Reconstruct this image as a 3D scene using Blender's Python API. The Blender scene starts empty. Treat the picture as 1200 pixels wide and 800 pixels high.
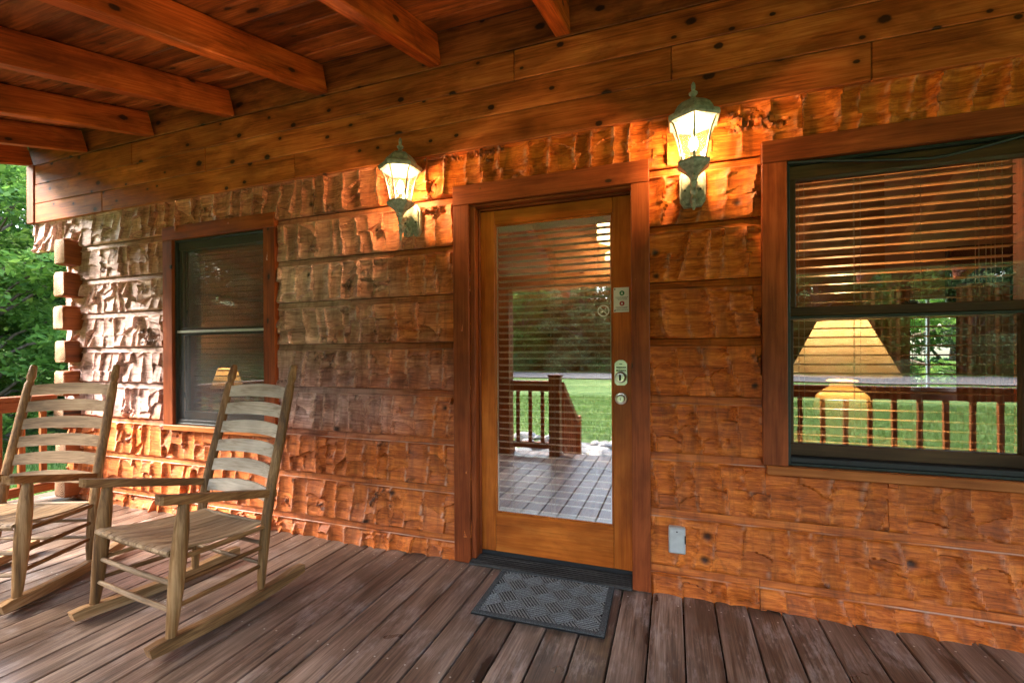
import bpy, bmesh, math, random
import numpy as np
from mathutils import Vector, Matrix
C = bpy.context.scene.collection
SC = bpy.context.scene
R = math.radians
random.seed(5)

# ------------------------------------------------------------------ camera, sky, sun, exposure
D, H = 2.46, 1.235                                   # camera distance from the wall face (y = 0), eye height over the deck
cam_d = bpy.data.cameras.new('camera'); cam = bpy.data.objects.new('camera', cam_d); C.objects.link(cam)
cam_d.sensor_width = 36; cam_d.sensor_fit = 'HORIZONTAL'; cam_d.lens = 36 * 530.5 / 1200
cam_d.shift_y = 15.38 / 1200; cam_d.clip_start = 0.05; cam_d.clip_end = 600
yaw, roll = 0.339905, -0.0051349
fwd = Vector((-math.sin(yaw), math.cos(yaw), -0.00088)).normalized()
r0 = Vector((math.cos(yaw), math.sin(yaw), 0)); u0 = r0.cross(fwd)
rr = r0 * math.cos(roll) + u0 * math.sin(roll); uu = u0 * math.cos(roll) - r0 * math.sin(roll)
m = Matrix.Identity(4)
for i in range(3):
    m[i][0], m[i][1], m[i][2] = rr[i], uu[i], -fwd[i]
m.translation = Vector((0, -D, H)); cam.matrix_world = m
SC.camera = cam

SUN_EL, SUN_AZ = R(38), R(239)                       # azimuth from +Y clockwise: behind the camera to the left
W = bpy.data.worlds.new('World'); SC.world = W; W.use_nodes = True
wn = W.node_tree.nodes; bg = wn['Background']
sky = wn.new('ShaderNodeTexSky'); sky.sky_type = 'NISHITA'; sky.sun_disc = False
sky.sun_elevation = SUN_EL; sky.sun_rotation = SUN_AZ; sky.air_density = 1.3; sky.dust_density = 3.0; sky.ozone_density = 0.6
W.node_tree.links.new(sky.outputs[0], bg.inputs[0]); bg.inputs[1].default_value = 0.15
sl = bpy.data.lights.new('sun', 'SUN'); sl.energy = 2.0; sl.angle = R(24); sl.color = (1, .95, .88)
so = bpy.data.objects.new('sun', sl); C.objects.link(so)
sd = Vector((math.sin(SUN_AZ) * math.cos(SUN_EL), math.cos(SUN_AZ) * math.cos(SUN_EL), math.sin(SUN_EL)))
so.rotation_euler = (-sd).to_track_quat('-Z', 'Y').to_euler(); so.location = sd * 40
SC.view_settings.view_transform = 'Standard'; SC.view_settings.look = 'None'
SC.view_settings.exposure = 3.68; SC.view_settings.gamma = 1
cy = SC.cycles
cy.max_bounces = 9; cy.diffuse_bounces = 5; cy.glossy_bounces = 4; cy.transmission_bounces = 6; cy.transparent_max_bounces = 24
cy.caustics_reflective = False; cy.caustics_refractive = False; cy.sample_clamp_indirect = .7; cy.use_adaptive_sampling = False; cy.use_denoising = True; cy.denoising_prefilter = 'NONE'
LANTERN_W, LAMP_W, PEND_W = 7.0, 3.2, 18.0

# ------------------------------------------------------------------ mesh helpers
class MB:
    def __init__(s): s.v = []; s.f = []
    def add(s, vs, fs, M=None):
        o = len(s.v)
        s.v += [tuple(M @ Vector(p)) for p in vs] if M is not None else [tuple(p) for p in vs]
        s.f += [tuple(i + o for i in f) for f in fs]
        return s
    def box(s, x0, x1, y0, y1, z0, z1, c=0.0, M=None):
        cx, cy_, cz = (x0+x1)/2, (y0+y1)/2, (z0+z1)/2; h = (abs(x1-x0)/2, abs(y1-y0)/2, abs(z1-z0)/2)
        if c <= 0:
            vs = [(cx+a*h[0], cy_+b*h[1], cz+d*h[2]) for a in (-1, 1) for b in (-1, 1) for d in (-1, 1)]
            return s.add(vs, [(0,1,3,2),(4,6,7,5),(0,4,5,1),(2,3,7,6),(0,2,6,4),(1,5,7,3)], M)
        c = min(c, min(h) * .9)
        ix, vs = {}, []
        for a in (-1, 1):
            for b in (-1, 1):
                for d in (-1, 1):
                    for ax in range(3):
                        p = [sg * (h[k] - (0 if k == ax else c)) for k, sg in enumerate((a, b, d))]
                        ix[(a, b, d, ax)] = len(vs); vs.append((cx+p[0], cy_+p[1], cz+p[2]))
        fs = []
        for ax in range(3):
            o1, o2 = [k for k in range(3) if k != ax]
            for sg in (-1, 1):
                q = []
                for (p1, p2) in ((-1,-1),(1,-1),(1,1),(-1,1)):
                    t = [0,0,0]; t[ax] = sg; t[o1] = p1; t[o2] = p2; q.append(ix[(*t, ax)])
                fs.append(q)
            for s1 in (-1, 1):
                for s2 in (-1, 1):
                    t = [0,0,0]; t[o1] = s1; t[o2] = s2
                    tl = list(t); tl[ax] = -1; th = list(t); th[ax] = 1
                    fs.append([ix[(*tl, o1)], ix[(*th, o1)], ix[(*th, o2)], ix[(*tl, o2)]])
        for a in (-1, 1):
            for b in (-1, 1):
                for d in (-1, 1): fs.append([ix[(a,b,d,k)] for k in range(3)])
        return s.add(vs, fs, M)
    def tube(s, pts, rad, n=10, M=None, flat=1.0, cap=True):
        pts = [Vector(p) for p in pts]
        if not hasattr(rad, '__len__'): rad = [rad] * len(pts)
        vs, fs = [], []; ref = None
        for i, p in enumerate(pts):
            t = (pts[min(i+1, len(pts)-1)] - pts[max(i-1, 0)]).normalized()
            if ref is None:
                ref = Vector((0,0,1)) if abs(t.z) < .9 else Vector((1,0,0))
            a = (ref - t * ref.dot(t)).normalized(); b = t.cross(a); ref = a
            for k in range(n):
                w = 2*math.pi*k/n
                vs.append(p + (a*math.cos(w) + b*math.sin(w)*flat) * rad[i])
        for i in range(len(pts)-1):
            for k in range(n):
                k2 = (k+1) % n; fs.append((i*n+k, i*n+k2, (i+1)*n+k2, (i+1)*n+k))
        if cap: fs += [tuple(range(n)), tuple((len(pts)-1)*n + k for k in range(n))]
        return s.add(vs, fs, M)
    def lathe(s, prof, n=16, M=None, ph=0.0):
        vs, fs = [], []
        for (r, z) in prof:
            for k in range(n):
                w = 2*math.pi*(k+ph)/n; vs.append((r*math.cos(w), r*math.sin(w), z))
        for i in range(len(prof)-1):
            for k in range(n):
                k2 = (k+1) % n; fs.append((i*n+k, i*n+k2, (i+1)*n+k2, (i+1)*n+k))
        fs += [tuple(range(n)), tuple((len(prof)-1)*n + k for k in range(n))]
        return s.add(vs, fs, M)
    def prism(s, out, t0, t1, axes='yzx', M=None, fn=None):
        """outline in axes[0],axes[1]; extruded t0..t1 along axes[2]"""
        e = {'x':0,'y':1,'z':2}; n = len(out); vs = []
        for t in (t0, t1):
            for (a, b) in out:
                p = [0,0,0]; p[e[axes[0]]] = a; p[e[axes[1]]] = b; p[e[axes[2]]] = t
                vs.append(fn(p) if fn else p)
        fs = [tuple(range(n)), tuple(range(2*n-1, n-1, -1))] + [(i, (i+1) % n, n+(i+1) % n, n+i) for i in range(n)]
        return s.add(vs, fs, M)
    def mesh(s, name, mat, smooth=None):
        me = bpy.data.meshes.new(name); me.from_pydata(s.v, [], s.f)
        bm = bmesh.new(); bm.from_mesh(me); bmesh.ops.recalc_face_normals(bm, faces=bm.faces); bm.to_mesh(me); bm.free()
        if mat: me.materials.append(mat)
        if smooth:
            me.polygons.foreach_set('use_smooth', [True]*len(me.polygons)); me.set_sharp_from_angle(angle=R(smooth))
        me.update(); return me
    def build(s, name, mat, parent=None, smooth=None, loc=None):
        return link(name, s.mesh(name, mat, smooth), parent, loc)

def link(name, me, parent=None, loc=None, rot=None):
    o = bpy.data.objects.new(name, me); C.objects.link(o)
    if parent: o.parent = parent
    if loc is not None: o.location = loc
    if rot is not None: o.rotation_euler = rot
    return o
def tag(o, label, cat, group=None, kind=None):
    if label: o['label'] = label
    if cat: o['category'] = cat
    if group: o['group'] = group
    if kind: o['kind'] = kind
    return o
def thing(name, label, cat, loc=(0,0,0), rz=0, group=None, kind=None):
    o = bpy.data.objects.new(name, None); C.objects.link(o); o.location = loc; o.rotation_euler = (0,0,rz); o.empty_display_size = .1
    return tag(o, label, cat, group, kind)
def struct(name, label=None):
    o = bpy.data.objects.new(name, None); C.objects.link(o); o['kind'] = 'structure'
    if label: o['label'] = label
    return o
def clone(o, parent=None):
    c = o.copy(); C.objects.link(c)
    if parent: c.parent = parent
    for ch in [x for x in o.children]: clone(ch, c)
    return c

rng = np.random.default_rng(11)
_perm = rng.random((256, 256))
def vnoise(x, y):                                    # smooth 2-D value noise, 0..1
    xi = np.floor(x).astype(int); yi = np.floor(y).astype(int); fx = x - xi; fy = y - yi
    fx = fx*fx*(3-2*fx); fy = fy*fy*(3-2*fy)
    g = lambda a, b: _perm[a % 256, b % 256]
    return (g(xi,yi)*(1-fx)+g(xi+1,yi)*fx)*(1-fy) + (g(xi,yi+1)*(1-fx)+g(xi+1,yi+1)*fx)*fy
def fbm(x, y, o=3):
    s = 0; a = .5
    for k in range(o): s = s + a*vnoise(x*2**k+17*k, y*2**k+5*k); a *= .5
    return s

# ------------------------------------------------------------------ materials
class NT:
    def __init__(s, name):
        s.m = bpy.data.materials.new(name); s.m.use_nodes = True; s.t = s.m.node_tree; s.t.nodes.clear()
        s.out = s.t.nodes.new('ShaderNodeOutputMaterial')
    def n(s, typ, ins=None, **props):
        nd = s.t.nodes.new('ShaderNode' + typ)
        for k, v in props.items(): setattr(nd, k, v)
        for k, v in (ins or {}).items():
            sk = nd.inputs[k]
            if hasattr(v, 'bl_idname') and not isinstance(v, (tuple, list)): s.t.links.new(v, sk)
            else: sk.default_value = v
        return nd
    def math(s, op, a, b=0.0, clamp=False): return s.n('Math', {0: a, 1: b}, operation=op, use_clamp=clamp).outputs[0]
    def ramp(s, fac, stops):
        nd = s.n('ValToRGB', {0: fac}); el = nd.color_ramp.elements
        while len(el) < len(stops): el.new(.5)
        for e, (p, c) in zip(el, stops): e.position = p; e.color = (*c, 1) if len(c) == 3 else c
        return nd.outputs[0]
    def mix(s, fac, a, b, blend='MIX'):
        nd = s.n('Mix', data_type='RGBA', blend_type=blend, clamp_factor=True)
        for k, v in ((0, fac), (6, a), (7, b)):
            if hasattr(v, 'bl_idname') and not isinstance(v, (tuple, list)): s.t.links.new(v, nd.inputs[k])
            else: nd.inputs[k].default_value = (*v, 1) if isinstance(v, tuple) and len(v) == 3 else v
        return nd.outputs[2]
    def coords(s, scale=(1,1,1), rand=True, rot=(0,0,0)):
        tc = s.n('TexCoord').outputs['Object']
        if rand:
            r = s.n('ObjectInfo').outputs['Random']
            off = s.n('CombineXYZ', {0: s.math('MULTIPLY', r, 31.7), 1: s.math('MULTIPLY', r, 57.3), 2: s.math('MULTIPLY', r, 17.9)}).outputs[0]
            tc = s.n('VectorMath', {0: tc, 1: off}, operation='ADD').outputs[0]
        return s.n('Mapping', {'Vector': tc, 'Scale': scale, 'Rotation': rot}).outputs[0]
    def noise(s, vec, scale=5, detail=4, rough=.55, dist=0.0):
        return s.n('TexNoise', {'Vector': vec, 'Scale': scale, 'Detail': detail, 'Roughness': rough, 'Distortion': dist}).outputs[0]
    def princ(s, col, rough=.5, bump=None, bstr=.3, bdist=.004, spec=.35, metal=0.0, **kw):
        p = s.n('BsdfPrincipled', {'Base Color': (*col, 1) if isinstance(col, tuple) and len(col) == 3 else col, 'Roughness': rough, 'Metallic': metal, 'Specular IOR Level': spec})
        for k, v in kw.items():
            sk = p.inputs[k.replace('_', ' ')]
            if hasattr(v, 'bl_idname') and not isinstance(v, (tuple, list)): s.t.links.new(v, sk)
            else: sk.default_value = v
        if bump is not None:
            b = s.n('Bump', {'Height': bump, 'Strength': bstr, 'Distance': bdist}); s.t.links.new(b.outputs[0], p.inputs['Normal'])
        return p.outputs[0]
    def done(s, sh): s.t.links.new(sh, s.out.inputs[0]); return s.m

def axis_scale(ax, along, across): return tuple(along if a == ax else across for a in 'xyz')

def wood(name, dark, mid, light, ax='x', rough=.5, knots=0.0, ksc=(1.7, 5.0), bump=.25, rand=True, var=.25, grain=1.0, spec=.22, scuff=None, thin='y', blot=0.0):
    t = NT(name)
    v = t.coords(axis_scale(ax, .9, 9*grain), rand)
    v2 = t.coords(axis_scale(ax, 2.2, 75*grain), rand)
    v3 = t.coords((1.3,1.3,1.3), rand)
    a = t.noise(v, 1.6, 5, .6, .8); b = t.noise(v2, 1.5, 5, .6, .25); c = t.noise(v3, 1.7, 3, .6)
    f = t.math('ADD', t.math('MULTIPLY', a, .55), t.math('MULTIPLY', b, .45))
    col = t.ramp(f, [(.345, dark), (.49, mid), (.635, light)])
    col = t.mix(1.0, col, t.ramp(c, [(.30, (.60,.56,.52)), (.70, (1.22,1.20,1.16))]), 'MULTIPLY')
    if var:
        r = t.n('ObjectInfo').outputs['Random']
        col = t.mix(1.0, col, t.ramp(t.math('FRACT', t.math('MULTIPLY', r, 7.31)), [(0, (1-var, 1-var*1.1, 1-var*1.15)), (1, (1+var*.6,)*3)]), 'MULTIPLY')
    if blot:
        bn = t.noise(t.coords(axis_scale(ax, 1.6, 5.5), rand), 1.3, 5, .68, .6)
        bm_ = t.ramp(bn, [(.46, (0,0,0)), (.64, (1,1,1))])
        col = t.mix(t.math('MULTIPLY', bm_, blot), col, tuple(x*.42 for x in dark))
    hgt = b
    if knots:
        sp = t.n('SeparateXYZ', {0: t.coords((1, 1, 1), rand)}); o_ = [k for k, q in enumerate('xyz') if q != thin]
        kv = t.n('CombineXYZ', {d: t.math('MULTIPLY', sp.outputs[k], ksc[0] if 'xyz'[k] == ax else ksc[1]) for d, k in enumerate(o_)}).outputs[0]
        vo = t.n('TexVoronoi', {'Vector': kv, 'Scale': 1.0, 'Randomness': 1.0}, feature='F1', voronoi_dimensions='2D')
        has = t.math('GREATER_THAN', t.n('SeparateColor', {0: vo.outputs['Color']}).outputs[0], 1-knots)
        v3k = t.coords((1, 1, 1), rand)
        siz = t.math('ADD', .62, t.math('MULTIPLY', t.n('SeparateColor', {0: vo.outputs['Color']}).outputs[1], 1.1))
        wob = t.math('ADD', t.math('MULTIPLY', vo.outputs['Distance'], siz), t.math('MULTIPLY', t.math('SUBTRACT', t.noise(v3, 22, 2), .5), .06))
        k1 = t.math('MULTIPLY', t.ramp(wob, [(.055, (1,1,1)), (.085, (0,0,0))]), has)
        k2 = t.math('MULTIPLY', t.ramp(wob, [(.07, (1,1,1)), (.22, (0,0,0))]), has)
        col = t.mix(t.math('MULTIPLY', k2, .4), col, tuple(x*.6 for x in dark))
        col = t.mix(t.math('MULTIPLY', k1, .9), col, (.012,.007,.005))
        hgt = t.math('SUBTRACT', hgt, t.math('MULTIPLY', k1, .8))
    if scuff:
        s1 = t.noise(t.coords(axis_scale(ax, 5, 30), rand), 2.2, 6, .75)
        s2 = t.noise(v3, 3.3, 4, .6)
        sm = t.ramp(t.math('MULTIPLY', s1, s2), [(.27, (0,0,0)), (.40, (1,1,1))])
        col = t.mix(t.math('MULTIPLY', sm, .55), col, scuff)
    ro = t.math('ADD', t.math('MULTIPLY', c, .25), rough-.12)
    return t.done(t.princ(col, ro, hgt, bump, .003, spec))

def plain(name, col, rough=.5, metal=0.0, nscale=30, amt=.12, bump=.1, spec=.4, **kw):
    t = NT(name); v = t.coords((1,1,1)); n = t.noise(v, nscale, 4, .6)
    c = t.mix(1.0, col, t.ramp(n, [(.3, (1-amt*1.6,)*3), (.7, (1+amt,)*3)]), 'MULTIPLY')
    return t.done(t.princ(c, rough, n, bump, .002, spec, metal, **kw))

def log_material():
    t = NT('hewn_log_stain')
    at = t.n('Attribute', attribute_name='Tint'); sep = t.n('SeparateColor', {0: at.outputs['Color']})
    tone, dark, fibre_light = sep.outputs[0], sep.outputs[1], sep.outputs[2]
    v = t.coords((1.0, 9, 11)); v2 = t.coords((3.5, 70, 70)); v3 = t.coords((1,1,1)); vb = t.coords((16, 10, 3.0))
    a = t.noise(v, 1.9, 5, .62, .9); b = t.noise(v2, 1.4, 5, .65, .4); c = t.noise(v3, 2.3, 4, .6); st = t.noise(vb, 1, 4, .6, .4)
    f = t.math('ADD', t.math('MULTIPLY', a, .5), t.math('MULTIPLY', b, .5))
    stain = t.ramp(f, [(.34, (.115,.020,.003)), (.48, (.45,.095,.010)), (.62, (.72,.205,.030))])
    pale = t.ramp(f, [(.33, (.17,.092,.080)), (.48, (.48,.32,.285)), (.62, (.72,.54,.49))])
    pos = t.n('SeparateXYZ', {0: t.n('TexCoord').outputs['Object']})
    wob = t.math('MULTIPLY', t.math('SUBTRACT', c, .5), 1.6)
    fx = t.n('MapRange', {0: t.math('ADD', pos.outputs[0], wob), 1: -1.0, 2: -2.45, 3: 0.0, 4: 1.0}, interpolation_type='SMOOTHSTEP').outputs[0]
    fz = t.n('MapRange', {0: t.math('ADD', pos.outputs[2], t.math('MULTIPLY', wob, .25)), 1: .66, 2: .84, 3: .06, 4: 1.0}, interpolation_type='SMOOTHSTEP').outputs[0]
    ft = t.n('MapRange', {0: pos.outputs[2], 1: 2.2, 2: 1.75, 3: .35, 4: 1.0}).outputs[0]
    fl = t.n('MapRange', {0: pos.outputs[0], 1: -3.6, 2: -4.4, 3: 0.0, 4: 1.0}).outputs[0]
    ft = t.math('MAXIMUM', ft, fl)
    bl = t.math('MULTIPLY', t.math('MULTIPLY', fx, fz), ft)
    low_lift = t.n('MapRange', {0: t.math('ADD', pos.outputs[2], t.math('MULTIPLY', wob, .15)), 1: .95, 2: .55, 3: 0.0, 4: 1.0}, interpolation_type='SMOOTHSTEP').outputs[0]  # lower courses coloured lighter, standing in for light low on the wall
    stain = t.mix(t.math('MULTIPLY', low_lift, .08), stain, (.66,.20,.040))
    col = t.mix(t.math('MULTIPLY', bl, .88), stain, pale)
    # soot-dark blotches and streaks in the stain
    blot = t.ramp(st, [(.48, (0,0,0)), (.66, (1,1,1))])
    col = t.mix(t.math('MULTIPLY', blot, .42), col, (.085,.026,.010))
    fl2 = t.ramp(t.noise(t.coords((26, 26, 9)), 1.0, 3, .7, .5), [(.60, (0,0,0)), (.70, (1,1,1))])
    col = t.mix(t.math('MULTIPLY', fl2, .32), col, (.06,.022,.012))
    tm = t.n('CombineColor', {0: t.math('POWER', tone, 1.0), 1: t.math('POWER', tone, 1.12), 2: t.math('POWER', tone, 1.2)}).outputs[0]
    col = t.mix(1.0, col, tm, 'MULTIPLY')
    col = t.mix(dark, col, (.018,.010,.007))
    col = t.mix(t.math('MULTIPLY', fibre_light, .6), col, (.62,.46,.36))  # pale torn fibre and painted edge light share this mix
    hgt = t.math('ADD', t.math('MULTIPLY', b, .7), t.math('MULTIPLY', t.noise(v3, 60, 4, .7), .35))
    return t.done(t.princ(col, t.math('ADD', t.math('MULTIPLY', c, .30), .32), hgt, .75, .005, .24))

M = {}
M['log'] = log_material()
M['header'] = wood('header_pine', (.150,.032,.007), (.42,.108,.022), (.58,.185,.048), 'x', .46, .80, (3.6, 5.4), .2, var=.14, blot=.5)
M['rafter'] = wood('rafter_pine', (.18,.032,.006), (.47,.098,.015), (.68,.185,.040), 'y', .5, .6, (2.2, 4.5), .25, var=.2, thin='x', blot=.55)
M['ceil'] = wood('ceiling_pine', (.070,.020,.006), (.28,.080,.018), (.46,.160,.042), 'x', .5, .6, (2.2, 5), .22, var=.45, thin='z', blot=.75)
M['frieze'] = wood('frieze_pine', (.09,.022,.006), (.29,.076,.016), (.44,.135,.034), 'x', .5, .8, (2.6, 5), .22, var=.2, blot=.6)
M['casing'] = wood('casing_cedar', (.14,.028,.007), (.275,.060,.014), (.38,.098,.026), 'z', .48, .14, (3, 6), .25, var=.1, blot=.35)
M['casing_h'] = wood('casing_cedar_across', (.14,.028,.007), (.275,.060,.014), (.38,.098,.026), 'x', .48, .14, (3, 6), .25, var=.1, blot=.35)
M['door_v'] = wood('door_fir', (.33,.075,.010), (.50,.128,.016), (.62,.190,.032), 'z', .34, 0, bump=.1, var=.06, grain=.8, blot=.40)
M['door_h'] = wood('door_fir_across', (.33,.075,.010), (.50,.128,.016), (.62,.190,.032), 'x', .34, 0, bump=.1, var=.06, grain=.8, blot=.40)
M['sill'] = wood('sill_cedar', (.27,.075,.018), (.42,.13,.030), (.55,.20,.06), 'x', .45, 0, var=.1)
M['deck'] = wood('deck_board_grey_brown', (.026,.016,.011), (.130,.086,.062), (.29,.215,.172), 'y', .31, .08, (1.2, 6), .6, var=.34, grain=1.1, spec=.6, scuff=(.38,.32,.29), thin='z')
M['rail'] = wood('railing_wood', (.11,.030,.009), (.23,.070,.018), (.36,.125,.036), 'y', .5, .2, var=.15)
M['rail_x'] = wood('railing_wood_x', (.11,.030,.009), (.23,.070,.018), (.36,.125,.036), 'x', .5, .2, var=.15)
M['rail_z'] = wood('railing_wood_z', (.11,.030,.009), (.23,.070,.018), (.36,.125,.036), 'z', .5, .2, var=.15)
def endgrain():
    t = NT('log_end_grain'); v = t.coords((1,1,1)); sp = t.n('SeparateXYZ', {0: t.n('TexCoord').outputs['Generated']})
    ro = t.n('ObjectInfo').outputs['Random']
    dx = t.math('SUBTRACT', sp.outputs[0], t.math('ADD', t.math('MULTIPLY', ro, .4), .3)); dz = t.math('SUBTRACT', sp.outputs[2], .45)
    d = t.math('SQRT', t.math('ADD', t.math('MULTIPLY', dx, dx), t.math('MULTIPLY', dz, dz)))
    n = t.noise(v, 14, 4); ring = t.math('SINE', t.math('MULTIPLY', t.math('ADD', d, t.math('MULTIPLY', n, .08)), 70))
    an = t.math('ARCTAN2', dz, dx); cr = t.noise(t.n('CombineXYZ', {0: t.math('MULTIPLY', an, 3.0), 1: ro, 2: t.math('MULTIPLY', d, .5)}).outputs[0], 2.2, 3, .7)
    col = t.ramp(t.math('ADD', t.math('MULTIPLY', ring, .22), n), [(.25, (.14,.065,.03)), (.55, (.30,.165,.09)), (.85, (.46,.30,.19))])
    ck = t.ramp(cr, [(.30, (1,1,1)), (.36, (0,0,0))]); col = t.mix(t.math('MULTIPLY', ck, .85), col, (.02,.012,.008))
    return t.done(t.princ(col, .7, t.math('SUBTRACT', ring, t.math('MULTIPLY', ck, 3)), .3, .003, .25))
M['endgrain'] = endgrain()
M['stub'] = wood('log_end_side', (.07,.022,.007), (.20,.055,.013), (.32,.10,.026), 'y', .5, .8, (3.2, 4.5), .4, var=.2)
M['chair_z'] = wood('chair_oak_upright', (.060,.028,.010), (.19,.098,.034), (.36,.215,.10), 'z', .5, 0, bump=.3, var=.12)
M['chair_y'] = wood('chair_oak_rail', (.065,.028,.010), (.19,.092,.032), (.35,.20,.085), 'y', .5, 0, bump=.3, var=.12)
M['chair_x'] = wood('chair_oak_rung', (.13,.080,.040), (.31,.215,.130), (.48,.37,.26), 'x', .55, 0, bump=.3, var=.12)
M['chair_rock'] = wood('chair_rocker_oak', (.085,.040,.014), (.28,.155,.064), (.46,.30,.16), 'y', .5, 0, bump=.3, var=.1)
M['chair_seat'] = wood('chair_seat_slat', (.12,.070,.034), (.30,.195,.105), (.46,.335,.21), 'y', .5, 0, bump=.3, var=.18)
M['slat_lit'] = wood('chair_slat_lit_tone', (.30,.225,.155), (.56,.47,.36), (.70,.62,.51), 'x', .55, 0, bump=.3, var=.08)  # paler copy of the slat wood, standing in for stronger light
M['slat_brown'] = wood('chair_slat_tan', (.13,.076,.036), (.29,.185,.10), (.43,.30,.18), 'x', .5, 0, bump=.3, var=.1)
M['verdigris'] = plain('lantern_verdigris', (.30,.335,.28), .45, .2, 40, .35, .15)
M['bronze'] = plain('dark_bronze', (.05,.042,.03), .4, .5, 60, .2)
M['white'] = plain('white_plastic', (.72,.72,.70), .4, 0, 20, .04, .03)
M['steel'] = plain('outlet_metal', (.52,.53,.50), .38, .35, 25, .08, .05)
M['nickel'] = plain('satin_nickel', (.66,.62,.55), .28, .9, 60, .08, .03)
M['black'] = plain('black_rubber', (.014,.015,.015), .55, 0, 60, .2)
M['mat_rib'] = plain('mat_rib_fibre', (.185,.182,.172), .9, 0, 260, .55, .6, .1)
M['mat_base'] = plain('mat_rubber', (.010,.010,.010), .8, 0, 150, .3, .3, .2)
M['mat_edge'] = plain('mat_border_fibre', (.075,.08,.08), .85, 0, 240, .5, .5, .1)
M['thresh'] = wood('threshold_black_wood', (.012,.011,.010), (.030,.028,.026), (.075,.07,.066), 'x', .5, 0, bump=.4, var=0)
M['sash'] = wood('sash_dark_brown', (.040,.021,.009), (.068,.036,.015), (.105,.058,.024), 'z', .5, 0, var=.08)
M['sash_h'] = wood('sash_dark_brown_h', (.040,.021,.009), (.068,.036,.015), (.105,.058,.024), 'x', .5, 0, var=.08)
M['green_metal'] = plain('weatherstrip_green_black', (.022,.030,.028), .4, .2, 40, .2)
M['blind'] = wood('blind_slat_wood', (.42,.20,.08), (.52,.26,.11), (.60,.32,.14), 'x', .4, 0, bump=.05, var=.05)
M['blind_pale'] = plain('blind_slat_cream', (.78,.68,.50), .4, 0, 20, .05, .02)
M['cord'] = plain('blind_cord', (.50,.38,.25), .8, 0, 80, .1)
M['gold_text'] = plain('sign_grey_print', (.20,.20,.20), .6)
M['sign_green'] = plain('sign_green_print', (.02,.16,.05), .5)
M['sign_red'] = plain('sign_red_print', (.36,.02,.03), .5)
M['dark_print'] = plain('dark_print', (.02,.02,.02), .5)
M['inner_wall'] = wood('interior_pine_wall', (.24,.10,.04), (.36,.17,.075), (.46,.24,.12), 'x', .5, .3, (1.4, 4), .15, var=.1)
M['inner_ceil'] = plain('interior_plaster', (.46,.34,.28), .8, 0, 6, .05)
M['inner_floor'] = wood('interior_floor', (.12,.06,.025), (.2,.1,.045), (.28,.15,.07), 'y', .4, 0)
M['ceramic'] = plain('lamp_ceramic', (.56,.45,.22), .22, 0, 7, .12, .02, .5)
M['curtain'] = plain('curtain_cloth', (.68,.46,.36), .9, 0, 50, .06, .1)
M['screen_tv'] = plain('tv_glass', (.008,.009,.010), .12, 0, 10, .05, 0)
M['leather'] = plain('armchair_leather', (.10,.045,.022), .4, 0, 30, .2, .2)
M['bark'] = wood('bark', (.05,.037,.027), (.12,.095,.072), (.2,.17,.14), 'z', .8, 0, bump=.9, var=.2)
M['stone'] = plain('creek_stone', (.36,.34,.31), .8, 0, 14, .3, .5)
M['roofing'] = plain('roof_shingle', (.06,.055,.05), .9, 0, 20, .3, .5)

def glass(name, refl, tint=(1,1,1), rough=0.0, wav=0.0):
    t = NT(name)
    kw = {}
    gl = t.n('BsdfGlossy', {'Color': (1,1,1,1), 'Roughness': rough})
    if wav:
        b = t.n('Bump', {'Height': t.noise(t.coords((1,1,1), False), 7, 1), 'Strength': wav, 'Distance': .004}); t.t.links.new(b.outputs[0], gl.inputs['Normal'])
    tr = t.n('BsdfTransparent', {'Color': (*tint, 1)})
    fc = t.n('LayerWeight', {'Blend': .5}).outputs['Facing']
    fac = t.math('ADD', t.math('MULTIPLY', t.math('POWER', fc, 5.0), .6), refl*.6 + .02, True)
    return t.done(t.n('MixShader', {0: fac, 1: tr.outputs[0], 2: gl.outputs[0]}).outputs[0])
M['glass_door'] = glass('door_pane_coated', .36, (.95,.95,.95), 0, .012)
M['glass_win'] = glass('window_pane_coated', .20, (.97,.97,.97), 0, .03)
M['glass_dim'] = glass('window_pane_behind_screen', .17, (.97,.97,.97), 0, .02)
M['glass_clear'] = glass('window_pane_clear', .02)
def seeded():
    t = NT('lantern_seeded_glass')
    n = t.noise(t.coords((1,1,1)), 90, 3)
    gl = t.n('BsdfGlossy', {'Color': (1,1,1,1), 'Roughness': .15})
    tr = t.n('BsdfTransparent', {'Color': (1,.98,.94,1)}); tl = t.n('BsdfTranslucent', {'Color': (1,.97,.92,1)})
    a = t.n('MixShader', {0: .012, 1: tr.outputs[0], 2: tl.outputs[0]}).outputs[0]
    return t.done(t.n('MixShader', {0: .07, 1: a, 2: gl.outputs[0]}).outputs[0])
M['lantern_glass'] = seeded()
def emis(name, col, s):
    t = NT(name); return t.done(t.n('Emission', {'Color': (*col, 1), 'Strength': s}).outputs[0])
M['bulb'] = emis('lit_bulb', (1,.84,.58), 12); M['bulb'].cycles.emission_sampling = 'NONE'
def shade():
    t = NT('lamp_shade_parchment')
    n = t.noise(t.coords((1,1,1)), 12, 4)
    col = t.ramp(n, [(.3, (.54,.43,.26)), (.7, (.64,.52,.33))])
    d = t.n('BsdfDiffuse', {'Color': col}); tl = t.n('BsdfTranslucent', {'Color': col})
    return t.done(t.n('MixShader', {0: .10, 1: d.outputs[0], 2: tl.outputs[0]}).outputs[0])
M['shade'] = shade()
def screen():
    t = NT('insect_screen')
    d = t.n('BsdfDiffuse', {'Color': t.ramp(t.noise(t.coords((4,4,1)), 2.5, 4), [(.3, (.055,.057,.06)), (.7, (.11,.112,.115))])})
    tr = t.n('BsdfTransparent', {'Color': (1,1,1,1)})
    return t.done(t.n('MixShader', {0: .50, 1: tr.outputs[0], 2: d.outputs[0]}).outputs[0])
M['screen'] = screen()
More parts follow.
